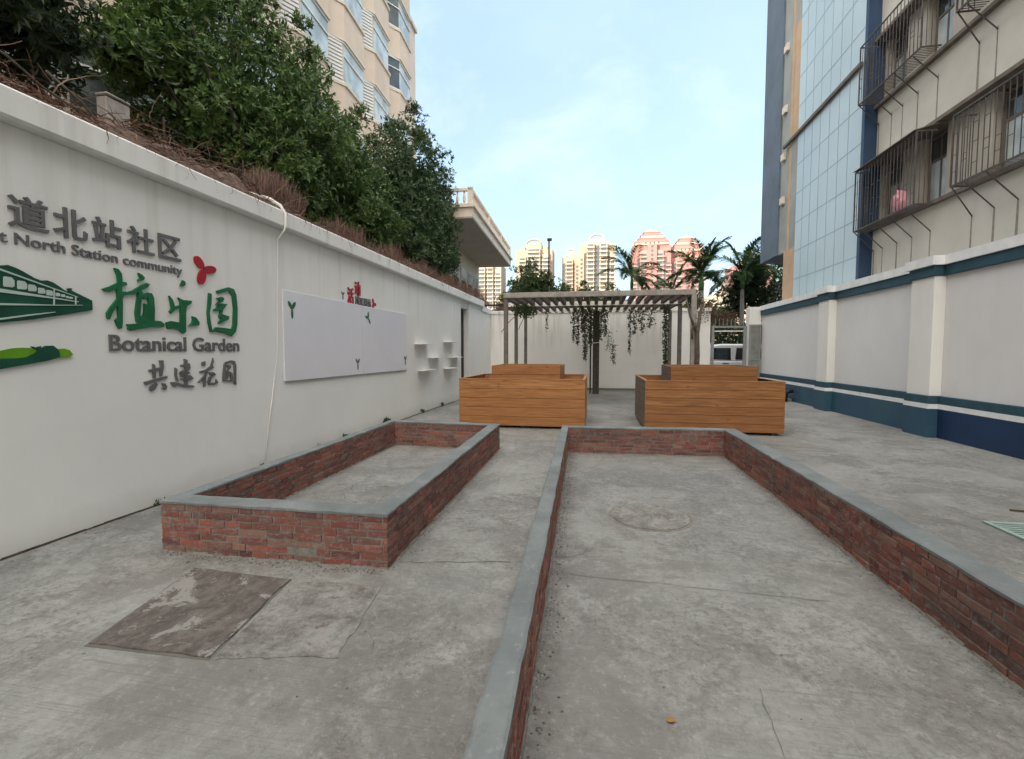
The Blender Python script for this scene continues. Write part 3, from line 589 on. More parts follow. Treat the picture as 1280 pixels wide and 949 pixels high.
t = empty('wall_lettering', (WX, 3.8, 2.7), 'large grey raised Chinese characters of the station community name, top line', 'lettering')
for ch, y0, y1 in (('道', 3.03, 3.31), ('北', 3.345, 3.615), ('站', 3.66, 3.93), ('社', 3.985, 4.27), ('区', 4.325, 4.59)):
    place_glyphs(ch, y0, y1, 2.575 if ch != '区' else 2.585, 2.835, 'steel_letter', t, 'character', bold=.012, split=False)
t = empty('wall_lettering', (WX, 3.8, 2.48), 'small grey raised English line ending in the word community under the top characters', 'lettering')
place_glyphs('t North Station community', 2.965, 4.605, 2.412, 2.535, 'steel_letter', t, 'letter', bold=.010, d=.012)
t = empty('wall_lettering', (WX, 4.6, 2.1), 'big green brush style characters of the garden name', 'lettering')
for k in ('zhi', 'le', 'yuan'): traced('character', k, 'green_letter', t)
t = empty('flower_emblem', (WX, 5.1, 2.35), 'larger red three petal emblem above the green brush characters', 'emblem')
for i, p in enumerate(TRACE['red']):
    mb = MB(); extr_poly(mb, p, WX-.01, WX+.02+i*.001); mb.build('petal', 'red_letter', t, fix=True)
t = empty('wall_lettering', (WX, 4.6, 1.7), 'grey raised Botanical Garden lettering under the green brush characters', 'lettering')
place_glyphs('Botanical Garden', 3.765, 5.42, 1.605, 1.765, 'steel_letter', t, 'letter', bold=.012, d=.014)
t = empty('wall_lettering', (WX, 4.7, 1.4), 'dark grey brush style characters, lowest line of the wall lettering', 'lettering')
for k in ('gong', 'jian', 'hua', 'yuan_small'): traced('character', k, 'steel_letter', t, .016)
t = empty('train_emblem', (WX, 3.2, 2.0), 'dark green raised train emblem with pale windows and stripes', 'emblem')
o = traced('train_body', 'train', 'dark_green', t, .018)
traced('windows', 'train_windows', 'train_stripe', o, .021); traced('stripes', 'train_stripes', 'train_stripe', o, .0235)
t = empty('hill_emblem', (WX, 3.2, 1.5), 'green raised hill and bush emblem under the train', 'emblem')
traced('dark_hill', 'hill_dark', 'dark_green', t, .020); traced('light_hill', 'hill_light', 'light_green', t, .016); traced('light_hill', 'hill_right', 'light_green', t, .0175)

# ------------------------------------------------------------------ display boards
def ell(cy, cz, a, b, ang, n=14):
    return [(cy+a*cos(q)*cos(ang)-b*sin(q)*sin(ang), cz+a*cos(q)*sin(ang)+b*sin(q)*cos(ang)) for q in [2*pi*i/n for i in range(n)]]
for y0, y1, lab in ((6.30, 8.68, 'left lavender white display board, the larger of the two on the lettered wall'), (8.70, 10.88, 'right lavender white display board next to the small shelves')):
    t = empty('display_board', (WX, (y0+y1)/2, 1.2), lab, 'notice board', 'display boards on the lettered wall')
    MB().box(WX, WX+.022, y0, y1, 1.17, 2.50).build('panel', 'whiteboard', t, bevel=.003)
    MB().box(WX+.001, WX+.028, y0+.02, y1-.02, 1.155, 1.169).build('bottom_rail', 'grey_steel', t)
def sprout(y, z, s, mat, label, x=WX+.022, tilt=0.0):
    t = empty('sprout_emblem', (x, y, z), label, 'emblem', 'sprout emblems around the display boards')
    for i, (a, ln, w_) in enumerate(((R(128)+tilt, 1.0, .42), (R(52)+tilt, 1.0, .42), (R(270)+tilt, 1.05, .30))):
        mb = MB(); extr_poly(mb, ell(y+cos(a)*s*.52*ln, z+sin(a)*s*.52*ln, s*.5*ln, s*w_*.5, a), x-.005, x+.008+i*.001); mb.build('petal', mat, t, fix=True)
sprout(6.50, 2.24, .135, 'green_letter', 'green three petal sprout at the top left corner of the left display board')
sprout(8.93, 2.27, .125, 'green_letter', 'green tilted sprout near the top joint between the display boards', tilt=R(38))
sprout(8.47, 1.38, .11, 'steel_letter', 'grey sprout at the lower right corner of the left display board')
sprout(10.78, 1.41, .11, 'steel_letter', 'grey sprout at the lower right corner of the right display board')
sprout(8.01, 2.62, .075, 'steel_letter', 'tiny grey sprout left of the red activity characters', x=WX)
t = empty('wall_lettering', (WX, 8.5, 2.7), 'small red raised characters above the display boards', 'lettering')
place_glyphs('活', 8.16, 8.39, 2.50, 2.79, 'red_letter', t, 'character', bold=.02, split=False)
place_glyphs('动', 8.44, 8.65, 2.66, 2.94, 'red_letter', t, 'character', bold=.02, split=False)
t = empty('wall_lettering', (WX, 8.8, 2.55), 'small dark raised characters under the red ones above the display boards', 'lettering')
for i, ch in enumerate('风采展示'): place_glyphs(ch, 8.44+i*.165, 8.44+i*.165+.15, 2.49, 2.65, 'steel_letter', t, 'character', bold=.02, split=False)
t = empty('flower_emblem', (WX, 9.25, 2.57), 'small red three petal emblem right of the dark characters above the boards', 'emblem')
for i, (a, ln) in enumerate(((R(105), .1), (R(-5), .11), (R(-110), .1))):
    mb = MB(); extr_poly(mb, ell(9.2+cos(a)*ln*.55, 2.58+sin(a)*ln*.55, ln*.55, .035, a), WX-.005, WX+.012+i*.001); mb.build('petal', 'red_letter', t, fix=True)
# ------------------------------------------------------------------ small shelves
for y, z, ln, lab in ((11.42, 1.80, .88, 'upper shelf of the left column of small white wall shelves'), (13.72, 1.90, .95, 'upper right small white shelf, highest of all'),
                  (12.40, 1.44, .88, 'middle row shelf, nearer to the display boards'), (14.25, 1.43, .95, 'middle row shelf, nearer to the dark doorway'),
                  (11.62, 1.12, .92, 'lowest shelf nearest to the display boards'), (13.72, 1.10, .85, 'lowest shelf nearer to the dark doorway')):
    t = empty('wall_shelf', (WX, y+ln/2, z), lab, 'shelf', 'small white shelves beside the display boards')
    MB().box(WX, WX+.20, y, y+ln, z-.012, z+.012).build('board', 'shelf_white', t, bevel=.003)
    MB().box(WX, WX+.01, y+.02, y+ln-.02, z-.03, z-.0125).build('back_strip', 'shelf_white', t, bevel=.002)
# ------------------------------------------------------------------ pipe over the coping
o = MB().tube([(WX-.30, 5.95, 3.80), (WX-.02, 6.12, 3.74), (WX+.10, 6.19, 3.66), (WX+.155, 6.22, 3.55), (WX+.155, 6.22, 3.38), (WX+.13, 6.22, 3.32), (WX+.025, 6.22, 3.2), (WX+.018, 6.2, 2.6), (WX+.016, 6.15, 1.6), (WX+.016, 6.0, .9), (WX+.016, 5.82, .1)],
          [.021,.021,.021,.02,.018,.014,.010,.003,.003,.007,.008], 10).build('hose', 'pipe_white', smooth=True)
tag(o, 'white hose bent over the coping and running down the lettered wall', 'hose')

# ------------------------------------------------------------------ strips and leaves helpers
def leaf_mesh(P, D, Nn, ln, wd, fold=.25):
    """rhombic folded leaves: P base, D direction, Nn side normal (arrays)"""
    n = len(P); D = D/np.linalg.norm(D, axis=1)[:, None]
    S = np.cross(D, Nn); S /= np.maximum(np.linalg.norm(S, axis=1)[:, None], 1e-6); U = np.cross(S, D)
    ln = np.broadcast_to(ln, (n,))[:, None]; wd = np.broadcast_to(wd, (n,))[:, None]
    a = P; b = P+D*ln*.45+S*wd*.5+U*wd*fold; c = P+D*ln; d = P+D*ln*.45-S*wd*.5+U*wd*fold
    V = np.stack([a, b, c, d], 1).reshape(-1, 3); i = np.arange(n)[:, None]*4
    return V, np.concatenate([i+np.array([[0, 1, 2, 3]])], 0)
def ribbons(paths, wd):
    """flat ribbons along polylines"""
    V = []; F = []
    for pts in paths:
        b = len(V); n = len(pts); side = Vector((random.uniform(-1,1), random.uniform(-1,1), random.uniform(-1,1))).normalized()
        for i, p in enumerate(pts):
            w_ = wd*(1-.6*i/(n-1)); V.append(tuple(p+side*w_)); V.append(tuple(p-side*w_))
        for i in range(n-1): F.append((b+2*i, b+2*i+1, b+2*i+3, b+2*i+2))
    return V, F
# dead creeper and earth heaped along the wall top
def ridge_h(y): return .12+.10*sin(y*1.3)+.07*sin(y*3.1+1)+(.16 if y < 5.8 else -.06)
mb = MB(); ys = np.arange(-6, 20.3, .12); rows = []
for y in ys:
    h = max(.04, ridge_h(y))+random.uniform(-.03, .03); j = lambda: random.uniform(-.025, .025)
    rows.append([(WX-.02+j(), y, 3.598), (WX-.08+j(), y, 3.6+h*.55+j()), (WX-.25+j(), y, 3.6+h+j()), (WX-.5+j(), y, 3.62+h*.9+j()), (WX-.9, y, 3.45), (WX-1.4, y, 3.25)])
for a, b in zip(rows[:-1], rows[1:]):
    for k in range(5): mb.quad(a[k], a[k+1], b[k+1], b[k])
simple('ridge_earth', (.15,.105,.085), .95, .45, 10, bump=1)
o = mb.build('earth_ridge', 'ridge_earth'); tag(o, 'crumbling brown earth heaped on top of the lettered wall', 'earth', kind='stuff')
paths = []
for i in range(5200):
    y = random.uniform(2.2, 20) if i % 5 else random.uniform(2.5, 6.5); h = max(.04, ridge_h(y)); near = y < 6
    p = Vector((WX+random.uniform(-.75, -.02), y, 3.61+random.uniform(0, h+.04))); v = Vector((random.uniform(-.3, .25), random.uniform(-1, 1)*1.4, random.uniform(-.25, .35))).normalized()
    q = [p.copy()]
    for k in range(random.randint(3, 7)):
        v = (v+Vector((random.uniform(-.4, .4), random.uniform(-.4, .4), random.uniform(-.4, .3)))).normalized(); p = p+v*random.uniform(.04, .11); 
        if p.z < 3.62 and p.x < WX+.13: p.z = 3.62
        q.append(p.copy())
    paths.append(q)
for i in range(120):   # strands hanging over the coping edge
    y = random.uniform(2.5, 19); p = Vector((WX+.05, y, 3.64)); q = [p.copy()]; p = p+Vector((.1, .02, -.01)); q.append(p.copy())
    for k in range(random.randint(1, 4)): p = p+Vector((random.uniform(-.004, .01), random.uniform(-.04, .04), -random.uniform(.02, .06))); q.append(p.copy())
    paths.append(q)
V, F = ribbons(paths, .006)
o = build_np('dead_creeper', V, F, 'dry_vine'); tag(o, 'tangle of dead reddish brown creeper along the top of the lettered wall', 'creeper', kind='stuff')
# thicker woody stems
t = None
for i, (y0, y1) in enumerate(((2.6, 5.2), (3.4, 6.2), (5.8, 8.2))):
    pts = [Vector((WX-.12+.08*sin(k*1.7+i), y0+(y1-y0)*k/9, 3.72+.16*sin(k*.9+i*2)*(.4 if y0 > 5 else 1)+(.08 if y0 < 5 else -.02))) for k in range(10)]
    o = MB().tube(pts, [.012-.0008*k for k in range(10)], 7).build('woody_stem', 'bark', smooth=True)
    tag(o, ('long bare woody stem lying on the nearest stretch of the wall top', 'second bare woody stem crossing the creeper on the wall top', 'bare woody stem running past the white hose on the wall top')[i], 'stem', 'woody stems on the wall top')
def brush(name, y0, y1, hf, x0, x1, n, label, lean=.12):
    paths = []
    for i in range(n):
        y = random.uniform(y0, y1); x = random.uniform(x0, x1); h = hf((y-y0)/(y1-y0))*random.uniform(.55, 1.06)
        p = Vector((x, y, 3.55)); v = Vector((random.uniform(-lean, lean)+.03, random.uniform(-lean, lean)-.04, 1)); q = [p.copy()]
        for k in range(5): v = v+Vector((random.uniform(-.1, .1), random.uniform(-.1, .1), 0)); p = p+v.normalized()*h/5; q.append(p.copy())
        paths.append(q)
        if i % 3 == 0:
            b = q[random.randint(1, 3)]; q2 = [b.copy()]; v = Vector((random.uniform(-.6, .6), random.uniform(-.6, .6), .8))
            for k in range(3): b = b+v.normalized()*h*.1; q2.append(b.copy())
            paths.append(q2)
    V, F = ribbons(paths, .0055); o = build_np(name, V, F, 'dry_brush'); tag(o, label, 'dry shrub', 'dead brushy shrubs on the wall top'); return o
brush('dry_shrub', 6.35, 7.35, lambda s: .80-.25*abs(s-.4), -5.1, -4.8, 2600, 'squarish clump of dead purple brown twigs behind the white hose')
brush('dry_shrub', 8.4, 16.6, lambda s: .50+.12*sin(s*23)+.10*sin(s*57+1), -5.2, -4.78, 7500, 'long clipped hedge of dead purple brown twigs beyond the hose, under the trees')
brush('dry_shrub', 17.0, 20.4, lambda s: .75+.15*sin(s*9), -5.5, -4.7, 1500, 'dead brown twigs on the wall top below the balustraded building', .35)
# concrete post and wire fence behind the wall
t = empty('fence_post', (-5.25, 4.62, 3.3), 'weathered square concrete post standing between the two nearest trees', 'post')
MB().box(-5.34, -5.2, 4.46, 4.72, 3.2, 4.36, .01).build('shaft', 'pergola_grey', t, bevel=.01); MB().box(-5.35, -5.19, 4.45, 4.73, 4.362, 4.39).build('cap', 'pergola_grey', t, bevel=.01)
t = empty('wire_fence', (-5.3, 6, 3.3), 'rusty wire fence running behind the earth ridge from the concrete post', 'fence')
for y in (5.25, 6.6, 8.0): MB().tube([(-5.3, y, 3.2), (-5.3, y, 4.5)], .014, 6).build('post', 'rusty_metal', t)
for z in (3.9, 4.15, 4.42): MB().tube([(-5.3, 4.8, z), (-5.3, 5.25, z-.02), (-5.3, 6.6, z+.01), (-5.3, 8.0, z-.02)], .006, 5).build('wire', 'rusty_metal', t)
# little weeds at the wall foot
def weed(y, x, h, n, label):
    P = np.array([[x+random.uniform(-.03, .03), y+random.uniform(-.06, .06), random.uniform(0, h*.5)] for _ in range(n)])
    D = np.array([[random.uniform(-.1, .7), random.uniform(-.6, .6), random.uniform(.3, 1)] for _ in range(n)]); Nn = np.array([[random.uniform(-1, 1) for _ in range(3)] for _ in range(n)])
    V, F = leaf_mesh(P, D, Nn, h*.6, h*.25); o = build_np('weed', V, F, 'leaf_deep'); tag(o, label, 'weed', 'weeds along the foot of the lettered wall')
weed(4.2, -4.46, .08, 18, 'nearest small weed at the wall foot left of the smaller brick bed'); weed(5.75, -4.46, .10, 16, 'small weed at the wall foot beside the end of the hose'); weed(7.1, -4.45, .11, 22, 'small weed against the wall about halfway along the smaller brick bed')
weed(7.9, -4.45, .13, 30, 'weed against the wall next to the halfway one, slightly farther'); weed(9.6, -4.44, .20, 60, 'largest weed tuft, at the wall foot just beyond the smaller brick bed'); weed(11.8, -4.45, .13, 28, 'weed at the wall foot below the nearer shelves'); weed(13.4, -4.45, .14, 26, 'farthest weed at the wall foot, close to the doorway')
# ------------------------------------------------------------------ right wall
RX = 6.3; PX = 6.13
t = empty('boundary_wall', (RX, 8, 0), 'long white and blue painted wall on the right with pilasters', 'wall')
MB().box(RX+.03, RX+.26, -14, 20.0, -.5, 3.19).build('wall', 'panel_grey', t)
PIL = [(2.0, 2.65), (6.05, 6.70), (10.1, 10.75), (14.15, 14.75)]
def band(name, z0, z1, off, mat, bev=0, ya=-14, yb=20.0):
    """a painted band that steps out round every pilaster"""
    mb = MB(); y = ya
    for a, b in PIL:
        if a < ya or a > yb: continue
        mb.box(RX-off, RX+.03, y, a-off, z0, z1); mb.box(PX-off, RX+.03, a-off, b+off, z0, z1); y = b+off
    if yb-y > .01: mb.box(RX-off, RX+.03, y, yb, z0, z1); mb.build(name, mat, t, bevel=bev)
band('base', -.05, .54, .030, 'blue_paint', ya=10.069); band('navy_base', -.05, .54, .030, 'navy_paint', yb=10.069); band('white_band', .541, .63, .034, 'cap_white'); band('blue_stripe', .631, .78, .030, 'teal_paint', .008)
band('upper_stripe', 3.0, 3.19, .035, 'teal_paint', .01)
mb = MB(); y = -14
for a, b in PIL: mb.box(RX-.07, RX+.3, y, a-.08, 3.191, 3.36); mb.box(PX-.09, RX+.3, a-.08, b+.08, 3.191, 3.36); y = b+.08
mb.box(RX-.07, RX+.3, y, 20.0, 3.191, 3.36).build('cap', 'cap_white', t)
for a, b in PIL: MB().box(PX, RX+.03, a, b, .781, 2.999).build('pilaster', 'pilaster_white', t, bevel=.006)
# ------------------------------------------------------------------ far wall
FY = 20.3
t = empty('boundary_wall', (0, FY, 0), 'streaked white wall closing the far end of the yard behind the pergola', 'wall')
MB().box(-4.74, 4.50, FY, FY+.24, -.5, 3.22).build('wall', 'white_wall_far', t)
MB().box(-4.74, 4.53, FY-.05, FY+.29, 3.221, 3.36).build('coping', 'white_wall_far', t, bevel=.015)
MB().box(-4.4, 4.5, FY-.03, FY, 0, .09).build('skirting', 'mortar', t)
o = MB().box(5.88, 6.30, FY-.29, FY+.2, 0, 3.34).build('gate_pillar', 'pilaster_white', bevel=.01); tag(o, 'white pillar between the gate and the blue and white wall', 'pillar')
# ------------------------------------------------------------------ gate
t = empty('gate', (5.2, FY, 0), 'grey steel gateway with spikes on its lintel in front of the white van', 'gate')
MB().box(4.56, 4.66, FY+.02, FY+.12, 0, 2.56).box(5.77, 5.87, FY+.02, FY+.12, 0, 2.56).box(4.56, 5.87, FY+.02, FY+.12, 2.561, 2.63).build('frame', 'grey_steel', t)
MB().box(4.67, 5.76, FY+.05, FY+.09, 2.41, 2.45).build('rail', 'cross_beam', t)
for i in range(8):
    x = 4.70+i*.15; MB().tube([(x, FY+.07, 2.63), (x, FY+.07, 2.86), (x, FY+.07, 2.95)], [.012, .012, .002], 6).build('spike', 'grey_steel', t)
lf = MB().box(5.90, 6.27, FY-.34, FY-.30, .05, 2.62).build('gate_leaf', 'door_leaf', t, bevel=.004)
MB().box(5.87, 5.93, FY-.37, FY-.29, .03, 2.66).box(6.24, 6.29, FY-.37, FY-.29, .03, 2.66).box(5.931, 6.239, FY-.37, FY-.29, 2.60, 2.66).box(5.931, 6.239, FY-.36, FY-.30, 1.28, 1.33).build('leaf_frame', 'grey_steel', lf)
# ------------------------------------------------------------------ van behind the gate
def build_van(x0, y0):
    t = empty('parked_van', (x0+2.3, y0+.9, 0), 'white van parked across the road behind the gate', 'van')
    L_, W_, z0 = 4.7, 1.8, -.02; P = lambda x, z: (x0+x, z+z0)
    low = [P(.05, .35), P(4.6, .35), P(4.72, .6), P(4.66, .92), P(4.35, 1.05), P(3.75, 1.17), P(.03, 1.22), P(0, .9)]
    up = [P(.04, 1.2), P(3.72, 1.16), P(3.05, 1.86), P(2.6, 1.97), P(.55, 1.98), P(.2, 1.9)]
    def ext(poly, ya, yb, insetz=None):
        v = []; 
        for yy in (ya, yb): v += [(p[0], yy, p[1]) for p in poly]
        n = len(poly); f = [tuple(range(n)), tuple(range(2*n-1, n-1, -1))]+[(i, n+i, n+(i+1) % n, (i+1) % n) for i in range(n)]
        return v, f
    v, f = ext(low, y0, y0+W_); body = build_np('body', v, f, 'van_white', t, bevel=.05, fix=True)
    v, f = ext(up, y0+.06, y0+W_-.06); cab = build_np('cabin', v, f, 'van_white', t, bevel=.06, fix=True)
    for yy, s in ((y0+.045, 1), (y0+W_-.052, 1)):
        for a, b in ((.16, 1.02), (1.2, 2.05), (2.22, 3.1)):
            tp = 1.80; poly = [P(a, 1.28), P(b+(.28 if b > 3 else 0), 1.26), P(b-(.12 if b > 3 else .02), tp), P(a+.05, tp)]
            v, f = ext(poly, yy, yy+.008); build_np('side_window', v, f, 'window_dark', cab, fix=True)
    MB().hexa([(x0+3.70, y0+.15, 1.2), (x0+3.70, y0+W_-.15, 1.2), (x0+3.72, y0+W_-.15, 1.2), (x0+3.72, y0+.15, 1.2), (x0+3.08, y0+.2, 1.80), (x0+3.08, y0+W_-.2, 1.80), (x0+3.12, y0+W_-.2, 1.82), (x0+3.12, y0+.2, 1.82)]).build('windscreen', 'window_dark', cab, fix=True)
    for x in (.95, 3.75):
        for yy in (y0-.03, y0+W_-.19):
            w_ = MB().tube([(x0+x, yy, .31), (x0+x, yy+.22, .31)], .33, 24).build('wheel', 'tyre', t); MB().tube([(x0+x, yy-.01, .31), (x0+x, yy+.23, .31)], .19, 16).build('rim', 'grey_steel', w_)
    for x in (1.08, 2.12): MB().box(x0+x-.42, x0+x-.16, y0-.02, y0, 1.06, 1.10).build('door_handle', 'dark_metal', t)
    for yy in (y0+.1, y0+W_-.4):
        MB().box(x0+4.60, x0+4.70, yy, yy+.3, .72, .9).build('headlight', 'glass_pale', t, bevel=.02); MB().box(x0-.02, x0+.05, yy, yy+.25, .8, 1.15).build('tail_light', 'lamp_red', t)
    MB().box(x0+4.5, x0+4.78, y0+.05, y0+W_-.05, .32, .52).box(x0-.08, x0+.2, y0+.05, y0+W_-.05, .32, .5).build('bumper', 'dark_metal', t, bevel=.02)
build_van(4.95, 22.8)
# ------------------------------------------------------------------ pergola
simple('post_dark', (.06,.052,.046), .8, .35, 8, bump=.4)
t = empty('pergola', (0, 17, 0), 'weathered concrete pergola with closely spaced rafters at the far end of the yard', 'pergola')
ZT = 3.34
MB().box(-2.72, 2.72, 14.0, 14.14, ZT-.15, ZT, .006).build('fascia_beam', 'pergola_grey', t, bevel=.01)
for y in (16.35, 18.75): MB().box(-3.05, 3.0, y, y+.1, ZT-.18, ZT-.045).build('cross_beam', 'cross_beam', t)
for i in range(21): 
    x = -2.66+i*.266; MB().box(x-.055, x+.055, 14.142, 19.5, ZT-.16, ZT-.012, .004).build('rafter', 'rafter_brown', t)
MB().box(-.12, .12, 18.51, 18.74, 0, ZT-.185).build('post', 'post_dark', t, bevel=.006)
for x, y, w_ in ((-2.72, 14.05, .12), (-2.78, 16.3, .11), (-2.80, 18.7, .11), (2.62, 16.3, .12), (2.66, 18.7, .12)):
    MB().box(x, x+w_, y+.002, y+w_, 0, ZT-.181 if y > 16 else ZT-.151).build('post', 'post_grey', t, bevel=.006)
MB().box(2.60, 2.74, 14.0, 14.14, 0, ZT-.151).build('post', 'pergola_grey', t, bevel=.006)
o = MB().tube([(-.21, 18.6, 0), (-.21, 18.6, 2.2), (-.2, 18.6, 3.15)], .028, 8).build('downpipe', 'dark_metal'); tag(o, 'thin dark pipe standing beside the middle post of the pergola', 'pipe')
o = MB().tube([(-.25, 18.5, 1.92), (-.1, 18.48, 1.94), (.14, 18.48, 1.96), (.14, 18.76, 1.94), (-.2, 18.76, 1.93), (-.25, 18.5, 1.92)], .012, 5).build('wire_tie', 'pipe_white'); tag(o, 'white wire tied round the middle post of the pergola', 'wire')
o = MB().box(-5.0, -2.6, 19.0, 19.06, 3.45, 3.52).build('pole', 'dark_metal'); tag(o, 'dark horizontal pole between the dead twigs and the pergola', 'pole')
def strand(name, x, y, z0, z1, n, spread, size, mat, label, dense=1.0):
    t = empty(name, (x, y, z0), label, 'vine', 'vines hanging from the pergola')
    k = max(4, int((z0-z1)/.12)); pts = [Vector((x+random.uniform(-.03, .03), y+random.uniform(-.03, .03), z0+(z1-z0)*i/k)) for i in range(k+1)]
    MB().tube(pts, .006, 4).build('stem', 'bark', t)
    P = []; D = []
    n = int(n*1.3)
    for i in range(n):
        s = random.random()**1.2; p = Vector(pts[0]).lerp(pts[-1], s); r = spread*(1-.65*s)
        P.append((p.x+random.gauss(0, r), p.y+random.gauss(0, r), p.z+random.gauss(0, .05))); D.append((random.uniform(-.7, .7), random.uniform(-.7, .7), random.uniform(-1, .2)))
    V, F = leaf_mesh(np.array(P), np.array(D), rng.normal(size=(n, 3)), size, size*.6); build_np('leaves', V, F, mat, t)
for x, y, z1, n, sp, lab in ((-.86, 18.6, 2.05, 150, .06, 'leafy vine strand third from the middle post, hanging left of it'), (-.68, 18.6, 1.9, 170, .06, 'long leafy vine strand beside the pointed dark one, left of the middle post'),
                             (-.45, 16.6, 2.35, 120, .06, 'thin leafy vine strand hanging between the two leafy clusters left of the middle post'), (-.42, 18.6, 1.35, 420, .075, 'longest dark pointed vine hanging left of the middle post'),
                             (-.2, 18.3, 1.9, 420, .10, 'dark vine mass hugging the middle post on its left'), (.14, 18.3, 2.1, 220, .09, 'vine strand just right of the middle post'),
                             (.32, 18.3, 2.2, 120, .06, 'short vine strand second to the right of the middle post'), (-1.9, 18.6, 2.45, 40, .03, 'thin short vine strand near the left end of the pergola'),
                             (1.25, 18.6, 1.6, 130, .035, 'thin long brown vine strand in the right half of the pergola'), (1.42, 18.6, 2.3, 120, .1, 'sparse vine strand beside the thin long one, right half'),
                             (1.7, 18.6, 2.35, 110, .1, 'sparse vine strand hanging between the thin long one and the right posts'), (2.0, 18.6, 2.55, 90, .1, 'short vine tuft near the back right post'),
                             (2.32, 16.9, .35, 620, .055, 'dense brown vine column climbing between the two right posts')):
    strand('hanging_vine', x, y, 3.2, z1, n, sp, .085, 'vine_leaf', lab)
strand('hanging_vine', .62, 18.3, 1.95, 1.15, 110, .08, .07, 'vine_leaf', 'detached tuft of vine dangling lower to the right of the middle post')
strand('hanging_vine', .45, 18.3, 2.4, 1.7, 60, .10, .06, 'leaf_far', 'pale green tuft dangling between the middle post and the lower tuft')
def twiggy(name, c, r, n, size, mat, label, cat='shrub', grp=None, stems=()):
    t = empty(name, (c[0], c[1], c[2]-r[2]), label, cat, grp)
    P = rng.normal(size=(n, 3)); P = P/np.linalg.norm(P, axis=1)[:, None]*(rng.random((n, 1))**.45)*np.array(r)+np.array(c)
    D = rng.normal(size=(n, 3)); V, F = leaf_mesh(P, D, rng.normal(size=(n, 3)), size*rng.uniform(.6, 1.2, n), size*.5); build_np('leaves', V, F, mat, t)
    for s_ in stems: MB().tube(*s_).build('stem', 'bark', t, smooth=True)
    return t
twiggy('climbing_vine', (-2.45, 16.5, 3.05), (.45, 1.0, .28), 900, .09, 'leaf_far', 'green vine tangled in the left corner of the pergola roof', 'vine', None,
       [([(-2.6, 16.2, 2.95), (-2.9, 15.9, 2.6), (-3.1, 15.6, 2.25)], .012, 6), ([(-2.3, 16.2, 3.0), (-2.55, 16.1, 2.5), (-2.6, 16.1, 2.35)], .012, 6)])
twiggy('climbing_vine', (2.75, 14.6, 3.1), (.22, .5, .35), 420, .09, 'leaf_far', 'green vine climbing the front right corner of the pergola', 'vine', None,
       [([(2.72, 13.93, 0), (2.76, 13.9, 1.5), (2.74, 13.9, 2.1), (2.85, 13.95, 2.9)], [.07, .065, .06, .03], 8), ([(2.75, 13.9, 2.1), (2.55, 13.95, 2.6), (2.45, 14.0, 3.1)], [.045, .03, .02], 7), ([(2.62, 13.9, 1.95), (2.60, 13.92, 2.2), (2.7, 13.9, 2.4)], [.03, .03, .02], 6)])
twiggy('rusty_shrub', (4.25, 20.6, 3.15), (.5, .45, .55), 1500, .10, 'rust_leaf', 'reddish brown shrub spilling over the right end of the far wall', 'shrub')
twiggy('rusty_shrub', (5.2, 21.6, 3.05), (.8, .3, .35), 900, .08, 'rust_leaf', 'purplish thicket behind the gate spikes', 'shrub')
twiggy('rusty_shrub', (-3.7, 20.8, 3.45), (1.0, .3, .25), 900, .10, 'dry_vine', 'brown dry creeper on the far wall at its left end', 'creeper')
# ------------------------------------------------------------------ right building
t = empty('apartment_building', (10, 0, -1), 'tall beige and pale blue block behind the right wall, with caged windows', 'building')
BX = 7.1; TX = 6.8; TOP = 17.5
FL = [4.8+3.1*k for k in range(4)]   # sill ledges
mb = MB().box(BX+.35, 20, -14, 14.27, -1, TOP)
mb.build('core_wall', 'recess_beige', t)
for k, z in enumerate([-1]+FL):
    top = (FL[k]-.06) if k < len(FL) else TOP
    z0 = -1 if k == 0 else FL[k-1]+1.68
    MB().box(BX, BX+.35, -14, 14.27, z0, top).build('spandrel_wall', 'beige_wall', t)
for z in FL:
    MB().box(BX-.10, BX+.36, -14, 14.265, z-.058, z+.02).build('ledge', 'ledge_brown', t)
    MB().box(BX-.14, BX+.30, -14, 14.265, z+1.60, z+1.679).build('lintel_ledge', 'ledge_brown', t)
def window(y0, y1, z, wide=False):
    f = MB(); x = BX+.26
    f.box(x, x+.06, y0, y0+.05, z+.08, z+1.55).box(x, x+.06, y1-.05, y1, z+.08, z+1.55).box(x, x+.06, y0+.051, y1-.051, z+.08, z+.13).box(x, x+.06, y0+.051, y1-.051, z+1.50, z+1.55)
    f.box(x, x+.06, y0+.051, y1-.051, z+1.0, z+1.05)
    n = 3 if wide else 2
    for k in range(1, n): yy = y0+(y1-y0)*k/n; f.box(x+.005, x+.055, yy-.02, yy+.02, z+.131, z+1.0).box(x+.005, x+.055, yy-.02, yy+.02, z+1.051, z+1.499)
    fo = f.build('window', 'ledge_brown', t)
    MB().box(x+.02, x+.03, y0+.04, y1-.04, z+.12, z+1.02).build('pane', 'glass_pale', fo)
    MB().box(x+.02, x+.03, y0+.04, y1-.04, z+1.03, z+1.52).build('pane', 'glass_dark', fo)
    MB().box(BX+.345, BX+.38, y0-.02, y1+.02, z+.02, z+1.6).build('reveal', 'glass_dark', fo)
wy = [(13.25, 14.0), (11.75, 12.5), (8.9, 10.5), (6.2, 7.8), (3.2, 4.8), (0.2, 1.8)]
for k, z in enumerate(FL[:4]):
    for i, (a, b) in enumerate(wy):
        if i > 3 and k > 3: continue
        window(a, b, z, i >= 2)
# beige piers between the windows, between sill and lintel
for k, z in enumerate(FL):
    y = 14.27
    for a, b in wy+[(-13.9, -13.8)]:
        MB().box(BX+.12, BX+.349, b+.03, y, z+.021, z+1.599).build('pier', 'recess_beige', t); y = a-.03
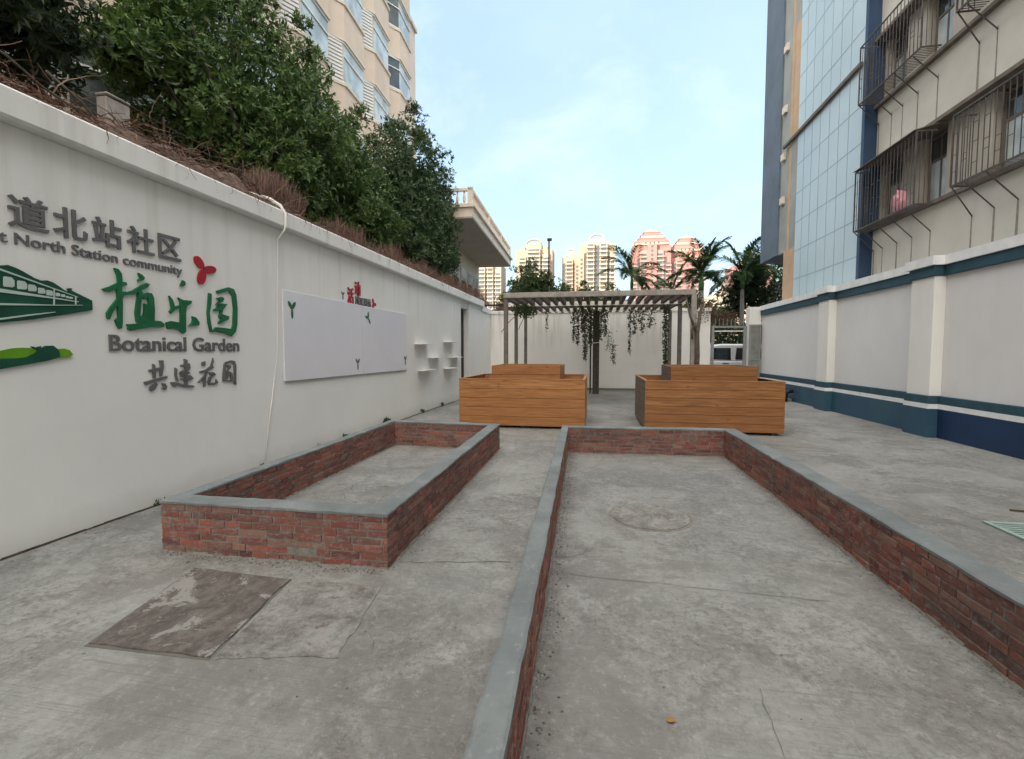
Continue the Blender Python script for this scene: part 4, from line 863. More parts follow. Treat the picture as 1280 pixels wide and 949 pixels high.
# tile block, blue column end, orange and grey recess, slate bay
MB().box(TX, 20, 14.27, 18.40, -1, TOP).build('tiled_wall', 'tile_panel', t)
mb = MB()
for y in (14.95, 15.52, 16.10, 16.70, 17.28, 17.86): mb.box(TX-.006, TX, y-.007, y+.007, 3.0, TOP)
for k in range(14): z = 3.15+.98*k; mb.box(TX-.005, TX, 14.27, 18.40, z-.009, z+.009)
mb.build('tile_joints', 'tile_joint', t)
MB().box(TX-.004, BX+.36, 14.13, 14.266, -1, TOP).build('column', 'column_blue', t)
MB().box(TX-.09, TX-.006, 14.3, 19.55, 9.06, 9.16).build('ledge', 'ledge_brown', t)
MB().box(TX+.02, 20, 18.401, 19.45, -1, 5.30).build('orange_wall', 'orange_wall', t)
MB().box(TX+.02, 20, 18.401, 18.95, 5.301, TOP).build('orange_wall', 'bay_grey', t)
MB().box(TX+.012, TX+.02, 18.41, 18.9, 9.2, 13.0).build('orange_strip', 'orange_wall', t)
MB().box(TX+.05, 20, 18.951, 20.05, 5.30, TOP).build('recessed_wall', 'bay_grey', t)
MB().box(TX+.03, TX+.05, 19.0, 19.22, 5.301, 15).build('orange_strip', 'orange_wall', t)
MB().box(TX-.02, 20, 20.051, 21.9, 5.30, TOP).build('slate_bay', 'slate_wall', t)
for z in (7.1, 8.7, 10.4, 12.6): MB().box(TX-.05, TX+.05, 19.55, 19.85, z, z+.26).build('air_conditioner', 'canopy_white', t, bevel=.01)
MB().box(19.8, 20.1, -14, 21.9, -1, 17.8).build('back_wall', 'beige_wall', t)
# rust streaks below the strut feet
feet1 = [14.05, 13.67, 13.08, 12.52, 11.91, 10.75, 10.22, 9.72]; feet2 = [14.06, 13.52, 13.09, 12.54, 11.9, 10.79, 10.37]
mb = MB()
for z, ft in ((4.2, feet1), (7.49, feet2)):
    for y in ft: 
        zb = 3.3 if z < 5 else 6.50; w_ = random.uniform(.012, .022)
        MB().quad((BX-.003, y-w_, z), (BX-.003, y+w_, z), (BX-.003, y+w_*1.6, zb), (BX-.003, y-w_*1.3, zb)).build('rust_streak', 'rust_stain', t)
# window cages
def cage(y0, y1, z, h, label, feet, legs=True, roof=False):
    c = empty('window_cage', (BX-.25, (y0+y1)/2, z), label, 'window cage', 'steel window cages on the beige facade')
    x0, x1 = BX-.52, BX-.145; b = .013
    f = MB()
    for zz in (z, z+h): f.box(x0-b, x0+b, y0, y1, zz-b, zz+b); [f.box(x0+b, x1, yy-b, yy+b, zz-b, zz+b) for yy in (y0+b, y1-b)]
    for yy in (y0+b, y1-b): f.box(x0-b, x0+b, yy-b, yy+b, z+b, z+h-b)
    f.build('frame', 'cage_steel', c)
    m = MB(); n = int((y1-y0)/.125)
    for i in range(1, n): y = y0+(y1-y0)*i/n; m.box(x0-.006, x0+.006, y-.006, y+.006, z+b, z+h-b)
    for i in range(n):
        if i % 2: continue
        y = y0+(y1-y0)*i/n
        for zz in (.25+.07*(i % 4), .62-.06*(i % 3), .95): 
            if zz < h-.1: m.box(x0-.005, x0+.005, y+.006, y+(y1-y0)/n-.006, z+zz-.005, z+zz+.005)
    for yy in (y0+b, y1-b):
        for i in range(1, 4): x = x0+(x1-x0)*i/4; m.box(x-.006, x+.006, yy-.006, yy+.006, z+b, z+h-b)
    m.build('bars', 'cage_steel', c)
    g = MB()
    for i in range(n*2): y = y0+(y1-y0)*(i+.5)/(n*2); g.box(x0+b, x1, y-.005, y+.005, z-.006, z+.006)
    g.build('floor_grid', 'cage_steel', c)
    for y in feet: MB().tube([(x0+.02, min(max(y, y0+.02), y1-.02), z-.02), (BX+.01, y, z-.52)], .013, 5).build('strut', 'cage_steel', c)
    if roof: MB().hexa([(x0-.06, y0, z+h+.015), (BX-.0, y0, z+h+.16), (BX-.0, y1, z+h+.16), (x0-.06, y1, z+h+.015), (x0-.06, y0, z+h+.03), (BX, y0, z+h+.18), (BX, y1, z+h+.18), (x0-.06, y1, z+h+.03)]).build('roof_sheet', 'ledge_brown', c, fix=True)
cage(11.6, 14.02, 4.72, 1.50, 'lower left window cage, with a pink bundle inside and a sheet roof', feet1[:5], roof=True)
cage(8.4, 10.55, 4.72, 1.30, 'lower right window cage, cut by the right edge of the photo', feet1[5:])
cage(11.6, 14.02, 7.92, 1.42, 'upper left window cage, beside the blue column', feet2[:5])
cage(8.4, 10.62, 7.94, 1.3, 'upper right window cage at the top right corner', feet2[5:])
# pink bundle
bm = bmesh.new(); bmesh.ops.create_icosphere(bm, subdivisions=4, radius=1)
for v in bm.verts:
    k = 1+.10*sin(v.co.x*7+v.co.z*5)+.07*sin(v.co.y*11+v.co.z*9)+random.uniform(-.05, .05)
    z = v.co.z; v.co = Vector((v.co.x*.13*k, v.co.y*.16*k*(1-.25*z), z*.24*k))
me = bpy.data.meshes.new('pink_bundle'); bm.to_mesh(me); bm.free(); me.materials.append(MATS['pink_fabric']); me.shade_smooth()
o = bpy.data.objects.new('pink_bundle', me); COL.objects.link(o); o.location = (6.74, 12.38, 5.0); tag(o, 'pink fluffy cloth bundle hanging inside the lower left window cage', 'cloth bundle')

# ------------------------------------------------------------------ cream building on the left
AN = math.atan(37/597.); dd = Vector((-sin(AN), cos(AN), 0)); nn_ = Vector((cos(AN), sin(AN), 0))
P0 = Vector((-10.4, 22, 0))
t = empty('apartment_building', (-10.4, 15, 3.3), 'cream apartment block with stacked bay windows rising behind the left trees', 'building')
def W(s, o_, z): q = P0+dd*s+nn_*o_; return (q.x, q.y, z)
def bx(mb, s0, s1, o0, o1, z0, z1):
    return mb.hexa([W(s0,o0,z0), W(s0,o1,z0), W(s1,o1,z0), W(s1,o0,z0), W(s0,o0,z1), W(s0,o1,z1), W(s1,o1,z1), W(s1,o0,z1)])
bx(MB(), -62, 6.05, -12, 0, 2.5, 20.5).build('wall', 'cream_wall', t, fix=True)
bx(MB(), -62.2, 6.15, -12.1, .12, 20.501, 20.72).build('roof_coping', 'cream_trim', t, fix=True)
bx(MB(), 6.051, 6.16, -.9, -.25, 2.5, 20.4).build('corner_pipe', 'bay_grey', t, fix=True)
def bay(s0, s1, cham, glassy, ztop=19.4, n=5):
    pr = .55
    foot = lambda e=0: [(s0-cham, -.02), (s0, pr+e), (s1, pr+e), (s1+.28, -.02)]
    for k in range(n):
        z = ztop-1.55-3.0*k; zt = z+1.55
        if z < 4: break
        def ring(z0, z1, e, nm, mt, par):
            m = MB(); f = foot(e); m.hexa([W(a, b, z0) for a, b in f]+[W(a, b, z1) for a, b in f]); return m.build(nm, mt, par, fix=True)
        ring(zt+.10 if k else zt+.10, (zt+1.35) if k else 20.495, 0, 'bay_apron', 'cream_apron', t)
        ring(zt+.001, zt+.099, .06, 'bay_hood', 'cream_trim', t); ring(z-.10, z-.001, .07, 'bay_sill', 'cream_trim', t)
        if k == n-1 or z < 7: ring(z-1.4, z-.101, 0, 'bay_apron', 'cream_apron', t)
        wn_ = ring(z, zt, -.05, 'window', 'glass_dark' if glassy else 'shutter', t)
        # frames on front and on the slanted side facing the yard
        fr = MB(); 
        def bar(a, b, z0, z1, w_=.035):
            A = Vector(W(*a, 0)); B = Vector(W(*b, 0)); d = (B-A).normalized(); nr = Vector((d.y, -d.x, 0))
            pts = [A-d*w_+nr*.03, B+d*w_+nr*.03, B+d*w_-nr*.03, A-d*w_-nr*.03]
            fr.hexa([(q.x, q.y, z0) for q in pts]+[(q.x, q.y, z1) for q in pts])
        e = pr-.03; F0, F1, S0 = (s0, e), (s1, e), (s0-cham, 0)
        lerp = lambda a, b, u: (a[0]+(b[0]-a[0])*u, a[1]+(b[1]-a[1])*u)
        for u in (0, .34, .67, 1): q = lerp(F0, F1, u); bar(q, q, z+.002, zt-.002)
        for u in (0.03, .97): q = lerp(S0, F0, u); bar(q, q, z+.003, zt-.003)
        for zz in (z+.003, zt-.073): bar(F0, F1, zz, zz+.07, 0); bar(S0, F0, zz, zz+.07, 0)
        bar(F0, F1, z+1.0, z+1.05, 0)
        if glassy: bar(S0, F0, z+1.0, z+1.05, 0)
        else:
            for q in range(10): zz = z+.14+q*.135; bar(lerp(S0, F0, .08), lerp(S0, F0, .92), zz, zz+.085, -.01)
        fr.build('frame', 'frame_white', wn_, fix=True)
        m = MB(); a0, a1 = lerp(F0, F1, .02), lerp(F0, F1, .98)
        m.hexa([W(a0[0], pr-.05, z+.05), W(a0[0], pr-.043, z+.05), W(a1[0], pr-.043, z+.05), W(a1[0], pr-.05, z+.05), W(a0[0], pr-.05, zt-.05), W(a0[0], pr-.043, zt-.05), W(a1[0], pr-.043, zt-.05), W(a1[0], pr-.05, zt-.05)]).build('pane', 'glass_pale', wn_, fix=True)
bay(1.75, 3.45, .75, True); bay(-1.55, .25, .8, False, 16.4+3); bay(-4.5, -2.7, .8, False, 19.4); bay(-7.5, -5.7, .8, False, 19.4); bay(-10.5, -8.7, .8, True); bay(-13.8, -12.0, .8, True); bay(-17, -15.2, .8, True)

# ------------------------------------------------------------------ white building with balustraded canopy
t = empty('canopy_building', (-7, 25, 3.3), 'off white building with a deep balustraded canopy beyond the lettered wall', 'building')
A2 = R(2.2); e1 = Vector((-sin(A2), cos(A2), 0)); e2 = Vector((-cos(A2), -sin(A2), 0)); Q0 = Vector((-4.97, 19.05, 0))
def W2(s, o_, z): q = Q0+e1*s+e2*o_; return (q.x, q.y, z)
def b2(s0, s1, o0, o1, z0, z1, mb=None):
    mb = mb or MB(); return mb.hexa([W2(s0,o0,z0), W2(s0,o1,z0), W2(s1,o1,z0), W2(s1,o0,z0), W2(s0,o0,z1), W2(s0,o1,z1), W2(s1,o1,z1), W2(s1,o0,z1)])
b2(0, 11.2, 0, 9, 7.0, 7.05).build('soffit', 'canopy_soffit', t, fix=True)
b2(-.02, 11.22, -.02, 9.02, 7.051, 7.42).build('fascia', 'canopy_white', t, fix=True); b2(-.12, 11.32, -.12, 9.1, 7.421, 7.52).build('cornice', 'canopy_white', t, fix=True)
b2(.6, 11.2, 2.05, 9, 2.9, 7.0).build('wall', 'canopy_white', t, fix=True)
ba = b2(0, 11.2, .02, .16, 7.521, 7.60).build('balustrade', 'canopy_white', t, fix=True)
mb = b2(0, 11.2, 0, .18, 8.10, 8.2); b2(0, .18, .19, 4, 8.10, 8.2, mb); b2(0, .16, .19, 4, 7.521, 7.6, mb); mb.build('rail', 'canopy_white', ba, fix=True)
def baluster(s, o_): c = W2(s, o_, 0); return MB().tube([(c[0], c[1], 7.60), (c[0], c[1], 7.72), (c[0], c[1], 7.8), (c[0], c[1], 7.95), (c[0], c[1], 8.1)], [.03, .055, .065, .03, .045], 8)
proto = baluster(.5, .09).build('baluster', 'canopy_white', ba, smooth=True)
pts = [(.5+.28*i, .09) for i in range(1, 38)]+[(.09, .35+.28*i) for i in range(12)]
for s, o_ in pts:
    c = proto.copy(); COL.objects.link(c); c.parent = ba; d_ = Vector(W2(s, o_, 0))-Vector(W2(.5, .09, 0)); c.location = d_
for s in (0, 3.7, 7.4, 11.0): b2(s, s+.2, -.01, .19, 7.601, 8.24).build('pedestal', 'canopy_white', ba, fix=True)
for k in range(6):
    s = 1.2+k*1.65
    f = b2(s, s+1.1, 1.98, 2.05, 4.2, 6.2).build('window', 'frame_white', t, fix=True)
    for a in (0.06, .4, .74): b2(s+a, s+a+.3, 1.965, 1.979, 4.26, 5.5).build('pane', 'glass_dark', f, fix=True); b2(s+a, s+a+.3, 1.965, 1.979, 5.56, 6.14).build('pane', 'glass_pale', f, fix=True)

# ------------------------------------------------------------------ broadleaf trees
def crown_points(blobs, n_tips, clump=.33):
    vol = np.array([b[1][0]*b[1][1]*b[1][2] for b in blobs])**.67; vol /= vol.sum(); P = []; Dn = []
    for (c, r), q in zip(blobs, vol):
        n = int(n_tips*q); nc = max(10, n//28); c = np.array(c); r = np.array(r)
        d = rng.normal(size=(nc, 3)); d /= np.linalg.norm(d, axis=1)[:, None]; cc = d*(rng.uniform(.62, 1.02, (nc, 1))*(1+.12*np.sin(d[:, :1]*5+c[1])*np.cos(d[:, 2:]*4)))
        k = rng.integers(0, nc, n); off = rng.normal(size=(n, 3)); off /= np.linalg.norm(off, axis=1)[:, None]
        cs = clump*rng.uniform(.5, 1.3, nc)[k][:, None]
        p = cc[k]*r+off*cs*(rng.random((n, 1))**.35)
        P.append(p+c); Dn.append(off*.8+d[k]*.9+np.array([0, 0, .35]))
    return np.concatenate(P), np.concatenate(Dn)
def rosette_leaves(P, D, k, ln, wd, spread=.9):
    D = D/np.linalg.norm(D, axis=1)[:, None]; n = len(P); P2 = np.repeat(P, k, 0); D2 = np.repeat(D, k, 0)
    r = rng.normal(size=(n*k, 3)); r -= D2*(r*D2).sum(1)[:, None]; r /= np.linalg.norm(r, axis=1)[:, None]
    dirs = D2*rng.uniform(.25, .9, (n*k, 1))+r*spread; P2 = P2+D2*rng.uniform(-.05, .05, (n*k, 1))
    return leaf_mesh(P2, dirs, D2+rng.normal(size=(n*k, 3))*.15, ln*rng.uniform(.65, 1.15, n*k), wd*rng.uniform(.7, 1.1, n*k))
def tree(name, base, blobs, tips, leaf, mat, label, group=None, cat='tree', k=7, trunk_r=.16, clump=.33, limbs=9, core=.5):
    t = empty(name, base, label, cat, group)
    P, D = crown_points(blobs, tips, clump); V, F = rosette_leaves(P, D, k, leaf, leaf*.36)
    # sparser deep leaves fill the inside of the crown
    Pi = []; 
    for c, r in blobs:
        m = int(tips*core*1.7/len(blobs)); q = rng.normal(size=(m, 3)); q = q/np.linalg.norm(q, axis=1)[:, None]*(rng.random((m, 1))**.5)*.72
        Pi.append(q*np.array(r)+np.array(c))
    Pi = np.concatenate(Pi); V2, F2 = leaf_mesh(Pi, rng.normal(size=Pi.shape), rng.normal(size=Pi.shape), leaf*1.25, leaf*.6)
    build_np('crown', np.concatenate([V, V2]), np.concatenate([F, F2+len(V)]), mat, t)
    b = Vector(base); cs = [Vector(c) for c, r in blobs]; mid = sum(cs, Vector())/len(cs); fork = b.lerp(mid, .35); fork.z = b.z+(min(c.z for c in cs)-b.z)*.5
    tr = MB().tube([b-Vector((0,0,.2)), b.lerp(fork, .5)+Vector((.05, .03, 0)), fork], [trunk_r*1.25, trunk_r, trunk_r*.85], 10).build('trunk', 'bark', t, smooth=True)
    for i in range(limbs):
        c, r = blobs[i % len(blobs)]; e = Vector(c)+Vector((random.uniform(-.7, .7)*r[0], random.uniform(-.7, .7)*r[1], random.uniform(-.2, .8)*r[2])); m_ = fork.lerp(e, .5)+Vector((random.uniform(-.2, .2), random.uniform(-.2, .2), random.uniform(-.1, .3)))
        MB().tube([fork-Vector((0,0,.1)), fork.lerp(m_, .6), m_, e], [trunk_r*.6, trunk_r*.45, trunk_r*.3, .01], 7).build('limb', 'bark', tr, smooth=True)
    return t
tree('broadleaf_tree', (-6.6, 3.3, 3.3), [((-6.0, 3.5, 5.2), (.95, 1.15, .75)), ((-6.3, 3.3, 6.1), (1.2, 1.35, .8)), ((-5.75, 2.6, 4.8), (.6, .9, .5)), ((-5.9, 4.35, 5.0), (.55, .55, .55))], 2200, .13, 'leaf_dark',
     'dark large leaved tree leaning over the nearest stretch of the left wall', k=6, clump=.28, core=.4)
tree('broadleaf_tree', (-7.2, 8.6, 3.3), [((-6.8, 7.2, 6.1), (1.0, 1.2, 1.4)), ((-6.9, 8.6, 7.1), (1.5, 1.6, 1.7)), ((-6.4, 9.4, 5.5), (1.3, 1.9, 1.6)), ((-6.9, 10.9, 6.7), (1.5, 1.5, 1.9)), ((-6.3, 11.6, 5.0), (1.1, 1.6, 1.25)), ((-6.6, 8.3, 5.1), (1.1, 1.5, 1.2)), ((-6.5, 12.5, 5.6), (1.1, 1.1, 1.4)), ((-6.8, 6.1, 6.0), (.5, .5, .6))],
     10500, .13, 'leaf_bush', 'largest dense glossy green tree behind the left wall, filling its middle', k=7, trunk_r=.22, limbs=16)
tree('broadleaf_tree', (-7.0, 16.4, 3.3), [((-6.7, 16.0, 7.9), (1.3, 1.6, 2.0)), ((-6.4, 15.0, 6.2), (1.2, 1.7, 1.7)), ((-6.4, 17.3, 6.5), (1.25, 1.7, 1.8)), ((-6.2, 18.3, 5.4), (.9, 1.3, 1.1)), ((-6.3, 16.0, 5.0), (1.1, 2.0, 1.0)), ((-6.5, 18.6, 7.6), (1.0, 1.3, 1.3))],
     7000, .145, 'leaf_deep', 'darker bushy tree nearest to the balustraded building, right of the largest tree', k=6, trunk_r=.18, clump=.38)

# ------------------------------------------------------------------ trees beyond the far wall
g = 'trees beyond the far wall'
def ftree(x, y, z, blobs, tips, label, mat='leaf_far', leaf=.28, name='broadleaf_tree', **k):
    return tree(name, (x, y, z), blobs, tips, leaf, mat, label, g, k=4, trunk_r=.2, clump=.55, limbs=6, **k)
ftree(-5.0, 38, .05, [((-5.0, 38, 6.8), (2.1, 1.8, 1.9)), ((-5.9, 38, 6.0), (1.5, 1.5, 1.4)), ((-4.0, 38, 5.9), (1.6, 1.5, 1.5)), ((-5, 38, 5.2), (2.6, 1.6, 1.3))], 2600, 'rounded dark green tree in front of the leftmost cream tower, left of the lamp post')
ftree(-2.7, 42, .05, [((-2.8, 42, 6.0), (.8, .8, 1.7)), ((-2.5, 42, 4.9), (1.1, 1, 1.2))], 700, 'narrow green tree just right of the lamp post')
ftree(-.6, 44, .05, [((-.8, 44, 6.4), (1.0, 1, 1.5)), ((-.4, 44, 5.2), (1.3, 1, 1.3))], 800, 'small green tree with a pointed top in front of the paired cream towers, left one')
ftree(1.2, 42, .05, [((1.1, 42, 5.9), (1.1, 1, 1.2)), ((1.4, 42, 5), (1.3, 1, 1.2))], 800, 'rounded paler green tree in front of the paired cream towers, right one', 'leaf_far_pale')
ftree(-8.4, 44, .05, [((-8.4, 44, 5.6), (1.0, 1, 1.3)), ((-8.1, 44, 4.6), (1.2, 1, 1.1))], 500, 'small dark tree seen just right of the balustraded building')
ftree(3.9, 46, .05, [((3.6, 46, 5.0), (2.0, 1, 1.5)), ((6.0, 46, 4.6), (2.0, 1, 1.4))], 800, 'low green tree between the palms, in front of the left pink tower')
ftree(10.6, 34, .05, [((10.2, 34, 7.2), (.9, .8, 1.0)), ((10.0, 34, 5.9), (1.4, 1, 1.3)), ((11.2, 34, 5.4), (1.3, 1, 1.2)), ((9.0, 34, 4.6), (1.2, 1, 1.2))], 1200, 'dense dark tree with a knobbly top beside the rightmost palm', 'leaf_dark')
ftree(13.0, 36, .05, [((13.2, 36, 6.4), (1.0, 1, 1.2)), ((13.6, 36, 5), (1.5, 1, 1.5)), ((12.6, 36, 3.8), (1.6, 1, 1.3))], 800, 'dark tree seen under the overhanging slate bay of the right building', 'leaf_dark')
ftree(8.2, 40, .05, [((8.0, 40, 4.4), (1.6, 1, 1.3)), ((9.8, 40, 4.0), (1.4, 1, 1.4))], 800, 'pale green tree low above the gate, between two palms', 'leaf_far_pale')
o = twiggy('hedge', (7, 29.2, 1.4), (5, .7, 1.9), 15000, .2, 'leaf_dark', 'dark hedge across the road behind the white van', 'hedge')
# ------------------------------------------------------------------ palms
def palm(x, y, zc, n, ln, label, r=.14, seed=1, lift=0.0):
    rd = random.Random(seed); t = empty('palm_tree', (x, y, .05), label, 'palm tree', 'palms beyond the far wall')
    MB().tube([(x, y, 0), (x+.03, y, zc*.5), (x, y, zc-.9)], [r*1.3, r*1.1, r*.8], 12).build('trunk', 'palm_trunk', t, smooth=True)
    MB().tube([(x, y, zc-.9), (x, y, zc-.5), (x, y, zc+.1)], [r*.8, r*.9, r*.35], 12).build('crownshaft', 'crownshaft', t, smooth=True)
    for i in range(n):
        az = 2*pi*i/n*2.4+rd.uniform(-.3, .3); el = R(rd.uniform(0, 80))+lift; L_ = ln*rd.uniform(.85, 1.1); K = 14
        p = Vector((x, y, zc)); d = Vector((cos(az)*cos(el), sin(az)*cos(el), sin(el))); path = [p.copy()]
        for k in range(K):
            d = (d+Vector((0, 0, -.115-.02*rd.random()))*(1 if k > 2 else .5)).normalized(); p = p+d*L_/K; path.append(p.copy())
        fr = MB().tube(path, [.03-.0018*k for k in range(K+1)], 4)
        P = []; D = []; S = []; hv = Vector((-sin(az), cos(az), 0))
        for j in range(60):
            s = .12+.88*j/60; a = s*K; q = path[min(int(a), K-1)].lerp(path[min(int(a)+1, K)], a-int(a)); tg = (path[min(int(a)+1, K)]-path[min(int(a), K-1)]).normalized()
            for sg in (1, -1):
                dv = tg*.75+hv*sg*.85+Vector((rd.uniform(-.15, .15), rd.uniform(-.15, .15), rd.uniform(-.55, .1))); P.append(tuple(q)); D.append(tuple(dv)); S.append(L_*.24*sin(pi*min(.97, s*.85+.12))+.08)
        V, F = leaf_mesh(np.array(P), np.array(D), np.tile([0, 0, 1.0], (len(P), 1)), np.array(S), .085, .1)
        b = len(fr.v); fr.v += [tuple(q) for q in V]; fr.f += [tuple(int(k)+b for k in q) for q in F]
        fr.build('frond', 'palm_leaf', t)
palm(2.65, 38, 7.35, 15, 3.1, 'leftmost palm, standing between the cream and the pink towers', seed=3)
palm(5.35, 36, 5.9, 12, 2.7, 'lower palm between the leftmost palm and the one behind the pergola corner', seed=5)
palm(6.1, 30, 6.1, 15, 2.6, 'palm rising behind the front right corner of the pergola', r=.17, seed=8, lift=.1)
palm(9.2, 33.0, 6.5, 17, 3.1, 'full dark palm right of the pergola, above the gate', seed=11)
palm(12.4, 37, 7.2, 13, 3.0, 'rightmost palm, partly hidden by the slate bay', seed=14)
# lamp post
t = empty('street_lamp', (-3.72, 38, .05), 'slim pale lamp post with a dark top rising above the pergola', 'lamp post')
MB().tube([(-3.72, 38, 0), (-3.72, 38, 7.4)], [.10, .08], 8).build('pole', 'canopy_white', t, smooth=True); MB().tube([(-3.72, 38, 7.4), (-3.72, 38, 10.3)], [.075, .06], 8).build('upper_pole', 'dark_metal', t, smooth=True)
MB().box(-3.86, -3.5, 37.9, 38.1, 10.301, 10.5).build('lamp_head', 'dark_metal', t, bevel=.03)
# ------------------------------------------------------------------ distant towers
simple('tower_cream', (.36,.285,.215), .85, .08, .05); simple('tower_pale', (.43,.365,.295), .85, .06, .05); simple('tower_pink', (.37,.19,.175), .85, .08, .05); simple('tower_pink_pale', (.43,.265,.235), .85, .06, .05)
simple('tower_glass', (.10,.11,.115), .25, .3, .2); simple('tower_rail', (.50,.38,.28), .8, .1, .1)
def tower(name, x, y, w_, d_, h, mats, label, crown, bays, n_fl=28, group='distant residential towers'):
    """bays: list of (x0, x1, protrusion, kind) as fractions of the width, front towards the yard"""
    t = empty(name, (x, y, .05), label, 'tower', group); base, trim = mats
    MB().box(x-w_/2, x+w_/2, y, y+d_, 0, h).build('wall', base, t)
    fh = h/n_fl; win = MB()
    for i, (a, b, pr, kind, hh) in enumerate(bays):
        x0, x1 = x-w_/2+w_*a, x-w_/2+w_*b; ht = h*hh
        if pr > 0: MB().box(x0, x1, y-pr, y-.001, 0, ht).build('bay', trim if kind == 'b' else base, t)
        yf = y-pr
        if kind == 'b':      # balcony stack: dark openings with pale slab edges
            m = MB()
            for k in range(1, int(ht/fh)): m.box(x0-.3, x1+.3, yf-1.3, yf-.001, k*fh-.25, k*fh+.75)
            m.build('balconies', trim, t); 
            for k in range(1, int(ht/fh)): win.box(x0+.5, x1-.5, yf-.12, yf-.002, k*fh+.8, k*fh+fh-.35)
        elif kind == 'w':
            m_ = (x1-x0); c = max(1, int(m_/3.2))
            for k in range(1, int(ht/fh)):
                for j in range(c): xx = x0+m_*(j+.5)/c; win.box(xx-.8, xx+.8, yf-.1, yf-.002, k*fh+.5, k*fh+2.1)
        elif kind == 's':    # dark recess strip
            win.box(x0+.2, x1-.2, yf-.1, yf-.002, 2, ht-1)
    for k in range(1, n_fl):
        for sx in (-1, 1):
            for j in range(2): yy = y+d_*(j+.6)/2.4; xs = x+sx*w_/2; win.box(min(xs, xs+sx*.1), max(xs, xs+sx*.1), yy-1, yy+1, k*fh+.5, k*fh+2.1)
    o = win.build('windows', 'tower_glass', t); o['kind'] = 'stuff'
    crown(t, x, y, w_, d_, h)
    return t
def crown_arch(mat):
    def f(t, x, y, w_, d_, h):
        MB().box(x-w_*.2, x+w_*.2, y+1, y+d_*.7, h, h+4.5).build('penthouse', mat, t)
        R_ = w_*.2; MB().tube([(x+R_*cos(a), y+1, h+4.5+R_*.55*sin(a)) for a in [pi*k/12 for k in range(13)]], .8, 5).build('roof_arch', mat, t)
        MB().box(x-w_*.36, x-w_*.24, y+1, y+d_*.6, h, h+2.2).box(x+w_*.24, x+w_*.36, y+1, y+d_*.6, h, h+2.2).build('roof_block', mat, t)
    return f
def crown_gable(mat, mat2):
    def f(t, x, y, w_, d_, h):
        z = h
        for i, (ww, hh) in enumerate(((.86, 2.2), (.70, 2.6), (.56, 2.4), (.42, 2.0), (.26, 1.2))):
            MB().box(x-w_*ww/2, x+w_*ww/2, y-1.5+i*.6, y+d_*.7-i*.6, z+.002, z+hh).build('crown_step', mat if i % 2 else mat2, t)
            z += hh
            if i < 4: MB().box(x-w_*ww/2-.4, x+w_*ww/2+.4, y-1.9+i*.6, y+d_*.7+.4-i*.6, z-.4, z-.002).build('cornice', mat, t)
        for sx in (-1, 1):
            MB().box(x+sx*w_*.40-1.1, x+sx*w_*.40+1.1, y, y+5, h+.01, h+3.6).build('turret', mat, t)
        for sx in (-.16, -.05, .06, .17): MB().box(x+w_*sx-.5, x+w_*sx+.5, y-1.62, y-1.502, h+.6, h+1.9).build('crown_window', 'tower_glass', t)
        MB().tube([(x, y+4, h+10), (x, y+4, h+14.5)], [.7, .2], 6).build('spire', 'grey_steel', t)
    return f
cream = ('tower_cream', 'tower_pale'); pink = ('tower_pink', 'tower_pink_pale')
tower('residential_tower', -45.3, 350, 27, 18, 76, cream, 'leftmost cream tower with an arched roof frame, behind the rounded tree', crown_arch('tower_cream'),
      [(0, .1, 0, 'w', .86), (.1, .28, 1.5, 'b', .93), (.28, .34, 0, 's', .9), (.34, .68, 3, 'b', 1.0), (.68, .74, 0, 's', .95), (.74, .94, 1.5, 'b', .95), (.94, 1, 0, 'w', .9)], 26)
tower('residential_tower', -19.0, 362, 13, 16, 72, cream, 'narrow cream tower, shorter left one of the pair in the middle', crown_arch('tower_pale'),
      [(0, .22, 0, 's', .95), (.22, .6, 2, 'b', .97), (.6, .72, 0, 's', .95), (.72, 1, 1, 'w', .95)], 25)
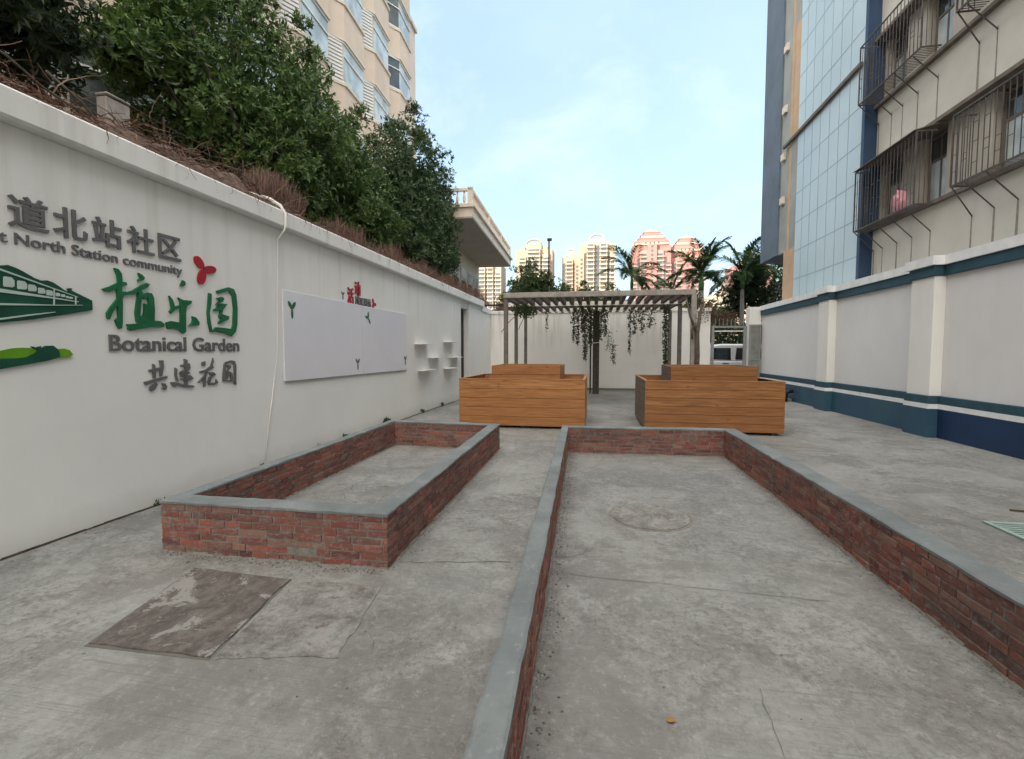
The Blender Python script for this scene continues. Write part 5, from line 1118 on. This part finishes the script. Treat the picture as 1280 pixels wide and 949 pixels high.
tower('residential_tower', 0, 350, 25, 18, 78, cream, 'cream tower left of the leftmost palm, taller right one of the middle pair', crown_arch('tower_pale'),
      [(0, .14, 1, 'w', .92), (.14, .22, 0, 's', .94), (.22, .42, 3, 'b', 1.0), (.42, .58, 1, 's', 1.0), (.58, .78, 3, 'b', 1.0), (.78, .86, 0, 's', .94), (.86, 1, 1, 'b', .92)], 26)
tower('residential_tower', 37.6, 350, 26, 18, 76, pink, 'larger pink tower with a stepped crown, behind the leftmost palms', crown_gable('tower_pink', 'tower_pale'),
      [(0, .12, 0, 'b', .86), (.12, .2, 1, 's', .9), (.2, .38, 2, 'b', .95), (.38, .62, 4, 'w', 1.0), (.62, .8, 2, 'b', .95), (.8, .88, 1, 's', .9), (.88, 1, 0, 'b', .86)], 26)
tower('residential_tower', 62.0, 356, 24, 18, 72, pink, 'smaller pink tower with a stepped crown, right of the larger pink one', crown_gable('tower_pink', 'tower_pale'),
      [(0, .12, 0, 'b', .86), (.12, .2, 1, 's', .9), (.2, .38, 2, 'b', .95), (.38, .62, 4, 'w', 1.0), (.62, .8, 2, 'b', .95), (.8, .88, 1, 's', .9), (.88, 1, 0, 'b', .86)], 24)
tower('residential_tower', -78, 350, 17, 18, 66, cream, 'cream tower seen only in the gap under the balustraded canopy', crown_arch('tower_pale'),
      [(0, .3, 2, 'b', .97), (.3, .4, 0, 's', .9), (.4, .66, 2, 'b', 1), (.66, .74, 0, 's', .9), (.74, 1, 1, 'b', .95)], 22)
tower('residential_tower', 101, 340, 26, 18, 58, pink, 'pale pink block glimpsed low between the right palms and the slate bay', crown_arch('tower_pink_pale'),
      [(0, .2, 1, 'b', .95), (.2, .5, 2, 'w', 1), (.5, .8, 2, 'b', .95), (.8, 1, 1, 'w', .9)], 20)
tower('residential_tower', 78, 300, 30, 16, 34, ('tower_pale', 'tower_pale'), 'low pale block behind the palms above the gate', crown_arch('tower_pale'),
      [(0, .3, 1, 'w', .95), (.3, .6, 2, 'b', 1), (.6, 1, 1, 'w', .95)], 12)
